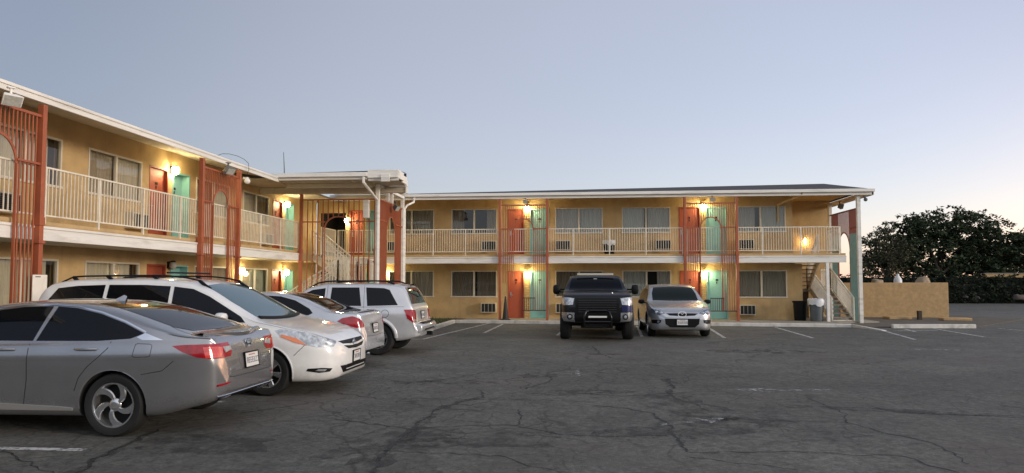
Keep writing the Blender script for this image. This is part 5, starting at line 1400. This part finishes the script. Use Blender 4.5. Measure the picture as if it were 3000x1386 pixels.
for sd in (1, -1): cx.handle(2.45, .93, sd, silver4); cx.handle(3.4, .95, sd, silver4)
cx.patch([side(*p) for p in ((1.4, .26), (1.4, .34), (3.25, .34), (3.25, .26))], Y, 'sill_strip', M['black'], mirror=True, res=.08)
# ================================================================== enclosure, hedge, trees
wl = empty('block_wall', (14.5, 34, 0), 0, 'low tan stucco block wall right of the motel end', 'wall')
b = MB(); b.prism([(11.9, 33.3), (16.9, 33.0), (16.9, 33.2), (11.9, 33.5)], 0, 1.63, lambda a, c, d: (a - 14.5, c - 34, d)); 
b.prism([(16.72, 33.21), (16.9, 33.21), (17.6, 37), (17.42, 37)], 0, 1.625, lambda a, c, d: (a - 14.5, c - 34, d)); b.build('wall', M['tan'], wl, bevel=.015)
def lump(name, loc, s, m, label, cat, seed):
    r_ = random.Random(seed); bm = bmesh.new(); bmesh.ops.create_icosphere(bm, subdivisions=3, radius=1)
    ph = [(r_.uniform(2, 5), r_.uniform(0, 6), Vector((r_.gauss(0, 1), r_.gauss(0, 1), r_.gauss(0, 1))).normalized()) for _ in range(8)]
    for v in bm.verts:
        d = v.co.normalized(); k_ = 1 + sum(.06 * math.sin(f * d.dot(ax) * 2 + p) for f, p, ax in ph)
        v.co = Vector((d.x * s[0], d.y * s[1], max(d.z, -.55) * s[2])) * k_
    me = bpy.data.meshes.new(name); bm.to_mesh(me); bm.free()
    for p in me.polygons: p.use_smooth = True
    me.materials.append(m); o = bpy.data.objects.new(name, me); COL.objects.link(o); o.location = loc
    return tag(o, label, cat)
bagt = mat('tan_rubbish_bag', (.30, .22, .14), .6, var=.25, bump=.4, bscale=15)
lump('rubbish_bag', (14.25, 34.0, 1.56), (.27, .3, .22), bagt, 'pale tan bag heaped behind the block wall, left one', 'rubbish bag', 1)
lump('rubbish_bag', (16.35, 34.2, 1.52), (.34, .35, .38), bagt, 'larger pale tan bag heaped behind the right end of the block wall', 'rubbish bag', 2)
for x, z in ((14.2, 1.45), (16.35, 1.4)): pass
b = MB(); b.lathe([(.001, 0), (.17, 0), (.18, .3), (.15, .42), (.06, .55), (.06, .62), (.001, .63)], 16, (15.2, 34.1, 1.42))
tag(b.build('plastic_jug', M['bag']), 'white jug standing up behind the block wall between two tan bags', 'jug')
b = MB(); b.box(13.0, 17.2, 33.6, 35.6, 0, 1.42); tag(b.build('dumpster', M['grey'], bevel=.03), 'dark dumpster hidden behind the low tan block wall, bags on top', 'dumpster')
for (x, y, w_, d_, a, lab) in ((14.0, 31.6, .5, .3, .1, 'flat pale slab lying in the dirt at the foot of the block wall'), (15.9, 30.6, .55, .28, -.1, 'flat pale slab lying beyond the wall end near the second kerb')):
    b = MB(); b.box(-w_, w_, -d_, d_, 0, .12); o = b.build('paving_slab', M['tan'], bevel=.03); o.location = (x, y, .03); o.rotation_euler = (0, 0, a); tag(o, lab, 'slab')
b = MB(); b.box(14.62, 14.78, 31.0, 31.16, .02, .42); tag(b.build('wooden_stub', M['bark'], bevel=.015), 'short dark post stub in front of the block wall', 'post')

def foliage_mat(name, c0, c1, c2):
    k = NT(name); v = k.coord('Object')
    oi = k.node('ShaderNodeNewGeometry')
    n = k.noise(v, .9, 4, .6)
    c = k.ramp(n, [(.3, c0), (.55, c1), (.75, c2)])
    c = k.mix(k.math('MULTIPLY', oi.outputs['Random Per Island'], .6), c, tuple(x * 1.7 for x in c1))
    k.link(c, k.b.inputs['Base Color']); k.b.inputs['Roughness'].default_value = .7; k.b.inputs['Specular IOR Level'].default_value = .2
    return k.m
M['leaf'] = foliage_mat('dark_green_leaves', (.018, .026, .014), (.032, .046, .022), (.055, .068, .03))
M['leaf2'] = foliage_mat('olive_leaves', (.03, .03, .018), (.05, .048, .026), (.075, .065, .035))
M['ivy'] = foliage_mat('ivy_leaves', (.012, .017, .010), (.02, .028, .015), (.034, .042, .022))

def leaves(b, c, rx, ry, rz, n, size, rg, hollow=.35):
    for _ in range(n):
        d = Vector((rg.gauss(0, 1), rg.gauss(0, 1), rg.gauss(0, 1))).normalized()
        q = rg.uniform(hollow, 1.0) ** .6
        p = Vector(c) + Vector((d.x * rx, d.y * ry, d.z * rz)) * q
        a = Vector((rg.gauss(0, 1), rg.gauss(0, 1), rg.gauss(0, .6))).normalized() * size * rg.uniform(.6, 1.3)
        t = Vector((rg.gauss(0, 1), rg.gauss(0, 1), rg.gauss(0, 1))).normalized()
        w = a.cross(t).normalized() * size * rg.uniform(.25, .5)
        b.add([p - a, p + w, p + a, p - w], [(0, 1, 2, 3)])

def tree(name, loc, lobes, label, trunk_h, tr, m, seed, dens=1.0, leaf=.16, stems=1):
    rg = random.Random(seed)
    r = empty(name, loc, 0, label, 'tree')
    t = MB()
    for s in range(stems):
        a = rg.uniform(0, 6.28); lean = .5 if stems > 1 else .1
        base = Vector((math.cos(a) * .3 * (stems > 1), math.sin(a) * .3 * (stems > 1), -.1))
        top = base + Vector((math.cos(a) * lean, math.sin(a) * lean, trunk_h))
        t.tube([base, base.lerp(top, .5) + Vector((rg.uniform(-.1, .1), rg.uniform(-.1, .1), 0)), top], [tr, tr * .8, tr * .6], 10)
        for lb in lobes[s::stems]:
            c = Vector(lb[0]); mid = top.lerp(c, .5) + Vector((rg.uniform(-.3, .3), rg.uniform(-.3, .3), .2))
            t.tube([top, mid, c, c + (c - mid) * .5], [tr * .45, tr * .3, tr * .15, .015], 6)
    t.build('trunk', M['bark'], r)
    b = MB()
    for (c, R_) in lobes:
        c = Vector(c); k_ = int(R_[0] * R_[2] * 26 * dens)
        for _ in range(k_):
            d = Vector((rg.gauss(0, 1), rg.gauss(0, 1), rg.gauss(0, 1))).normalized(); q = rg.uniform(.15, 1) ** .45
            p = c + Vector((d.x * R_[0], d.y * R_[1], d.z * R_[2])) * q
            s = rg.uniform(.22, .55)
            leaves(b, p, s, s, s * .62, int(30 * rg.uniform(.6, 1.3)), leaf, rg, .1)
        # sprays that break the outline
        for _ in range(int(R_[0] * 9 * dens)):
            d = Vector((rg.gauss(0, 1), rg.gauss(0, .7), abs(rg.gauss(0, 1)) * .9 + .1)).normalized()
            p = c + Vector((d.x * R_[0], d.y * R_[1], d.z * R_[2])) * rg.uniform(.95, 1.22)
            leaves(b, p, .34, .34, .22, 14, leaf * .95, rg, .0)
    b.build('crown', m, r, recalc=False)
    return r
tree('broad_tree', (31.0, 61, 0), [((-4.6, 0, 4.6), (2.0, 2.0, 1.6)), ((-3.0, 0, 5.9), (1.7, 1.7, 1.3)), ((-1.2, .3, 6.0), (1.9, 2.0, 1.5)), ((.6, 0, 6.55), (2.0, 2, 1.45)), ((2.6, 0, 6.0), (2.0, 2, 1.5)), ((4.4, 0, 5.1), (2.0, 2, 1.5)),
    ((6.4, 0, 4.3), (1.9, 2, 1.4)), ((-2.8, .5, 3.8), (2.6, 2, 1.7)), ((0, .8, 4.2), (2.8, 2, 2.0)), ((3.0, .8, 4.0), (2.8, 2, 1.9)), ((5.6, .6, 3.0), (2.4, 2, 1.5)), ((-5.2, .5, 3.0), (1.9, 2, 1.2)), ((-.8, .5, 2.6), (2.8, 2, 1.0)), ((3.0, .5, 2.6), (2.8, 2, 1.0))],
    'broad dark tree with uneven crown rising behind the block wall and hedge', 2.4, .3, M['leaf'], 4, 1.0, .165, 3)
tree('slender_tree', (24.9, 57.5, 0), [((0, 0, 5.3), (1.0, 1.0, .95)), ((.7, 0, 4.2), (1.2, 1.1, .9)), ((-.7, 0, 4.2), (1.1, 1.1, .9)), ((0, 0, 3.1), (1.6, 1.2, 1.0)), ((-1.4, 0, 2.9), (1.0, 1, .9))],
    'thin olive leaved tree just right of the tall white end post', 2.0, .12, M['leaf2'], 9, .50, .14)
tree('slender_tree', (26.9, 60, 0), [((0, 0, 4.4), (1.0, 1.0, .9)), ((.2, 0, 3.2), (1.3, 1.1, 1.0)), ((-.6, 0, 2.4), (1.2, 1, .8))],
    'small sparse tree between the slender tree and the broad dark tree', 1.8, .1, M['leaf2'], 10, .42, .13)
tree('rounded_tree', (40.5, 66, 0), [((0, 0, 4.0), (2.6, 2, 1.9)), ((-2.6, 0, 3.6), (2.0, 2, 1.4)), ((2.5, 0, 3.4), (2.4, 2, 1.6))],
    'lower dark tree crown at the far right behind the broad tree', 2.0, .2, M['leaf'], 12, .9, .18)

# ivy covered fence along the back of the lot
h = empty('ivy_hedge', (34, 57, 0), 0, 'long dark ivy covered hedge along the back of the lot', 'hedge')
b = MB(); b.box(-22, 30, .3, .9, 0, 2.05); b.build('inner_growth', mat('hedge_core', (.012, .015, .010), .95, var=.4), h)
rg = random.Random(21); b = MB()
for _ in range(1500):
    x = rg.uniform(-22, 30); z = rg.uniform(.05, 2.25) 
    if x > 12 and rg.random() < .4: continue
    leaves(b, (x, rg.uniform(-.1, .3), z), .34, .22, .24, 17, .13, rg, .0)
b.build('foliage', M['ivy'], h, recalc=False)
b = MB()
for i in range(60):
    pass
for x, z, w_, hh, lab in ((34.0, .45, 1.2, .7, 'pinkish boulder like bag showing in the hedge at the far right'), (30.1, .5, .32, .3, 'pale scrap of paper caught in the foot of the hedge'), (31.0, .45, .25, .3, 'second pale scrap of paper in the foot of the hedge')):
    lump('litter', (x, 56.4, z), (w_ * .42, .3, hh * .40), mat('pale_litter', (.085, .065, .056), .9, var=.2), lab, 'litter', int(x * 7))
bd = empty('boundary_wall', (45, 58.8, 0), 0, 'boundary wall with pale coping just showing above the hedge at the right edge', 'wall')
b = MB(); b.box(-12, 14, 0, .3, 0, 2.36); b.build('wall_face', M['tan'], bd)
b = MB(); b.box(-12.1, 14.1, -.06, .36, 2.36, 2.42); b.build('coping', M['concrete'], bd)
gr = MB(); rg = random.Random(5)
for _ in range(900):
    x, y = rg.uniform(-6.9, -5.15), rg.uniform(23.0, 29.0)
    hh = rg.uniform(.05, .16); a = rg.uniform(0, 6.28); dx, dy = math.cos(a) * .012, math.sin(a) * .012
    gr.add([(x - dx, y - dy, .07), (x + dx, y + dy, .07), (x + dx * 3 + rg.uniform(-.05, .05), y + rg.uniform(-.05, .05), .07 + hh)], [(0, 1, 2)])
tag(gr.build('grass', foliage_mat('short_grass', (.03, .04, .015), (.045, .06, .02), (.07, .08, .03)), recalc=False), 'thin grass in the planting bed beside the kerb', 'grass', kind='stuff')
# ================================================================== light
w = bpy.data.worlds.new('World'); SC.world = w; w.use_nodes = True
nt = w.node_tree; bg = nt.nodes['Background']
sky = nt.nodes.new('ShaderNodeTexSky'); sky.sky_type = 'NISHITA'; sky.sun_disc = False
SKY_EL, SKY_AZ = R(3), R(55)            # azimuth measured from +Y towards +X
SUN_EL, SUN_AZ = R(11), R(112)
sky.sun_elevation = SKY_EL; sky.sun_rotation = SKY_AZ
sky.air_density = 1.0; sky.dust_density = .5; sky.ozone_density = 3
# dusk haze: the sky colour is softened towards its own brightness, then tinted
lum = nt.nodes.new('ShaderNodeRGBToBW'); nt.links.new(sky.outputs[0], lum.inputs[0])
def wmix(fac, a, b, typ):
    m = nt.nodes.new('ShaderNodeMix'); m.data_type = 'RGBA'; m.blend_type = typ; m.clamp_result = False
    m.inputs[0].default_value = fac
    for i, v in ((6, a), (7, b)):
        if hasattr(v, 'is_output'): nt.links.new(v, m.inputs[i])
        else: m.inputs[i].default_value = (*v, 1)
    return m.outputs[2]
c = wmix(.3, sky.outputs[0], lum.outputs[0], 'MIX')
c = wmix(1, c, (1.12, .93, .97), 'MULTIPLY')
c = wmix(1, c, (.77, .83, .94), 'ADD')
# fill glow added to the unseen sky above and behind the camera
tc = nt.nodes.new('ShaderNodeTexCoord'); dt = nt.nodes.new('ShaderNodeVectorMath'); dt.operation = 'DOT_PRODUCT'
nb = Vector((.48, -.74, .48)).normalized(); dt.inputs[1].default_value = nb
nt.links.new(tc.outputs['Generated'], dt.inputs[0])
mr = nt.nodes.new('ShaderNodeMapRange'); mr.interpolation_type = 'SMOOTHSTEP'
mr.inputs['From Min'].default_value = .20; mr.inputs['From Max'].default_value = .95; mr.inputs['To Min'].default_value = 0; mr.inputs['To Max'].default_value = 2.5
nt.links.new(dt.outputs['Value'], mr.inputs['Value'])
gl = nt.nodes.new('ShaderNodeVectorMath'); gl.operation = 'SCALE'; gl.inputs[0].default_value = (1.0, .985, .98)
nt.links.new(mr.outputs[0], gl.inputs['Scale'])
c = wmix(1, c, gl.outputs[0], 'ADD')
d2 = nt.nodes.new('ShaderNodeVectorMath'); d2.operation = 'DOT_PRODUCT'; d2.inputs[1].default_value = Vector((.03, .98, .16)).normalized()
nt.links.new(tc.outputs['Generated'], d2.inputs[0])
m2 = nt.nodes.new('ShaderNodeMapRange'); m2.interpolation_type = 'SMOOTHSTEP'
m2.inputs['From Min'].default_value = .70; m2.inputs['From Max'].default_value = 1; m2.inputs['To Min'].default_value = 0; m2.inputs['To Max'].default_value = .62
nt.links.new(d2.outputs['Value'], m2.inputs['Value'])
g2 = nt.nodes.new('ShaderNodeVectorMath'); g2.operation = 'SCALE'; g2.inputs[0].default_value = (1.0, .93, .90)
nt.links.new(m2.outputs[0], g2.inputs['Scale'])
c = wmix(1, c, g2.outputs[0], 'ADD')
nt.links.new(c, bg.inputs['Color']); bg.inputs['Strength'].default_value = .1
sd_ = bpy.data.lights.new('sun', 'SUN'); sd_.energy = .78; sd_.angle = R(13); sd_.color = (1, .86, .70)
so = bpy.data.objects.new('sun', sd_); COL.objects.link(so)
d = Vector((math.sin(SUN_AZ) * math.cos(SUN_EL), math.cos(SUN_AZ) * math.cos(SUN_EL), math.sin(SUN_EL)))
so.rotation_euler = d.to_track_quat('Z', 'Y').to_euler()
SC.view_settings.view_transform = 'Standard'; SC.view_settings.look = 'None'; SC.view_settings.exposure = 1.3; SC.view_settings.gamma = 1
SC.render.engine = 'CYCLES'
SC.cycles.use_denoising = True
SC.cycles.max_bounces = 6; SC.cycles.transparent_max_bounces = 10
SC.cycles.sample_clamp_indirect = 4
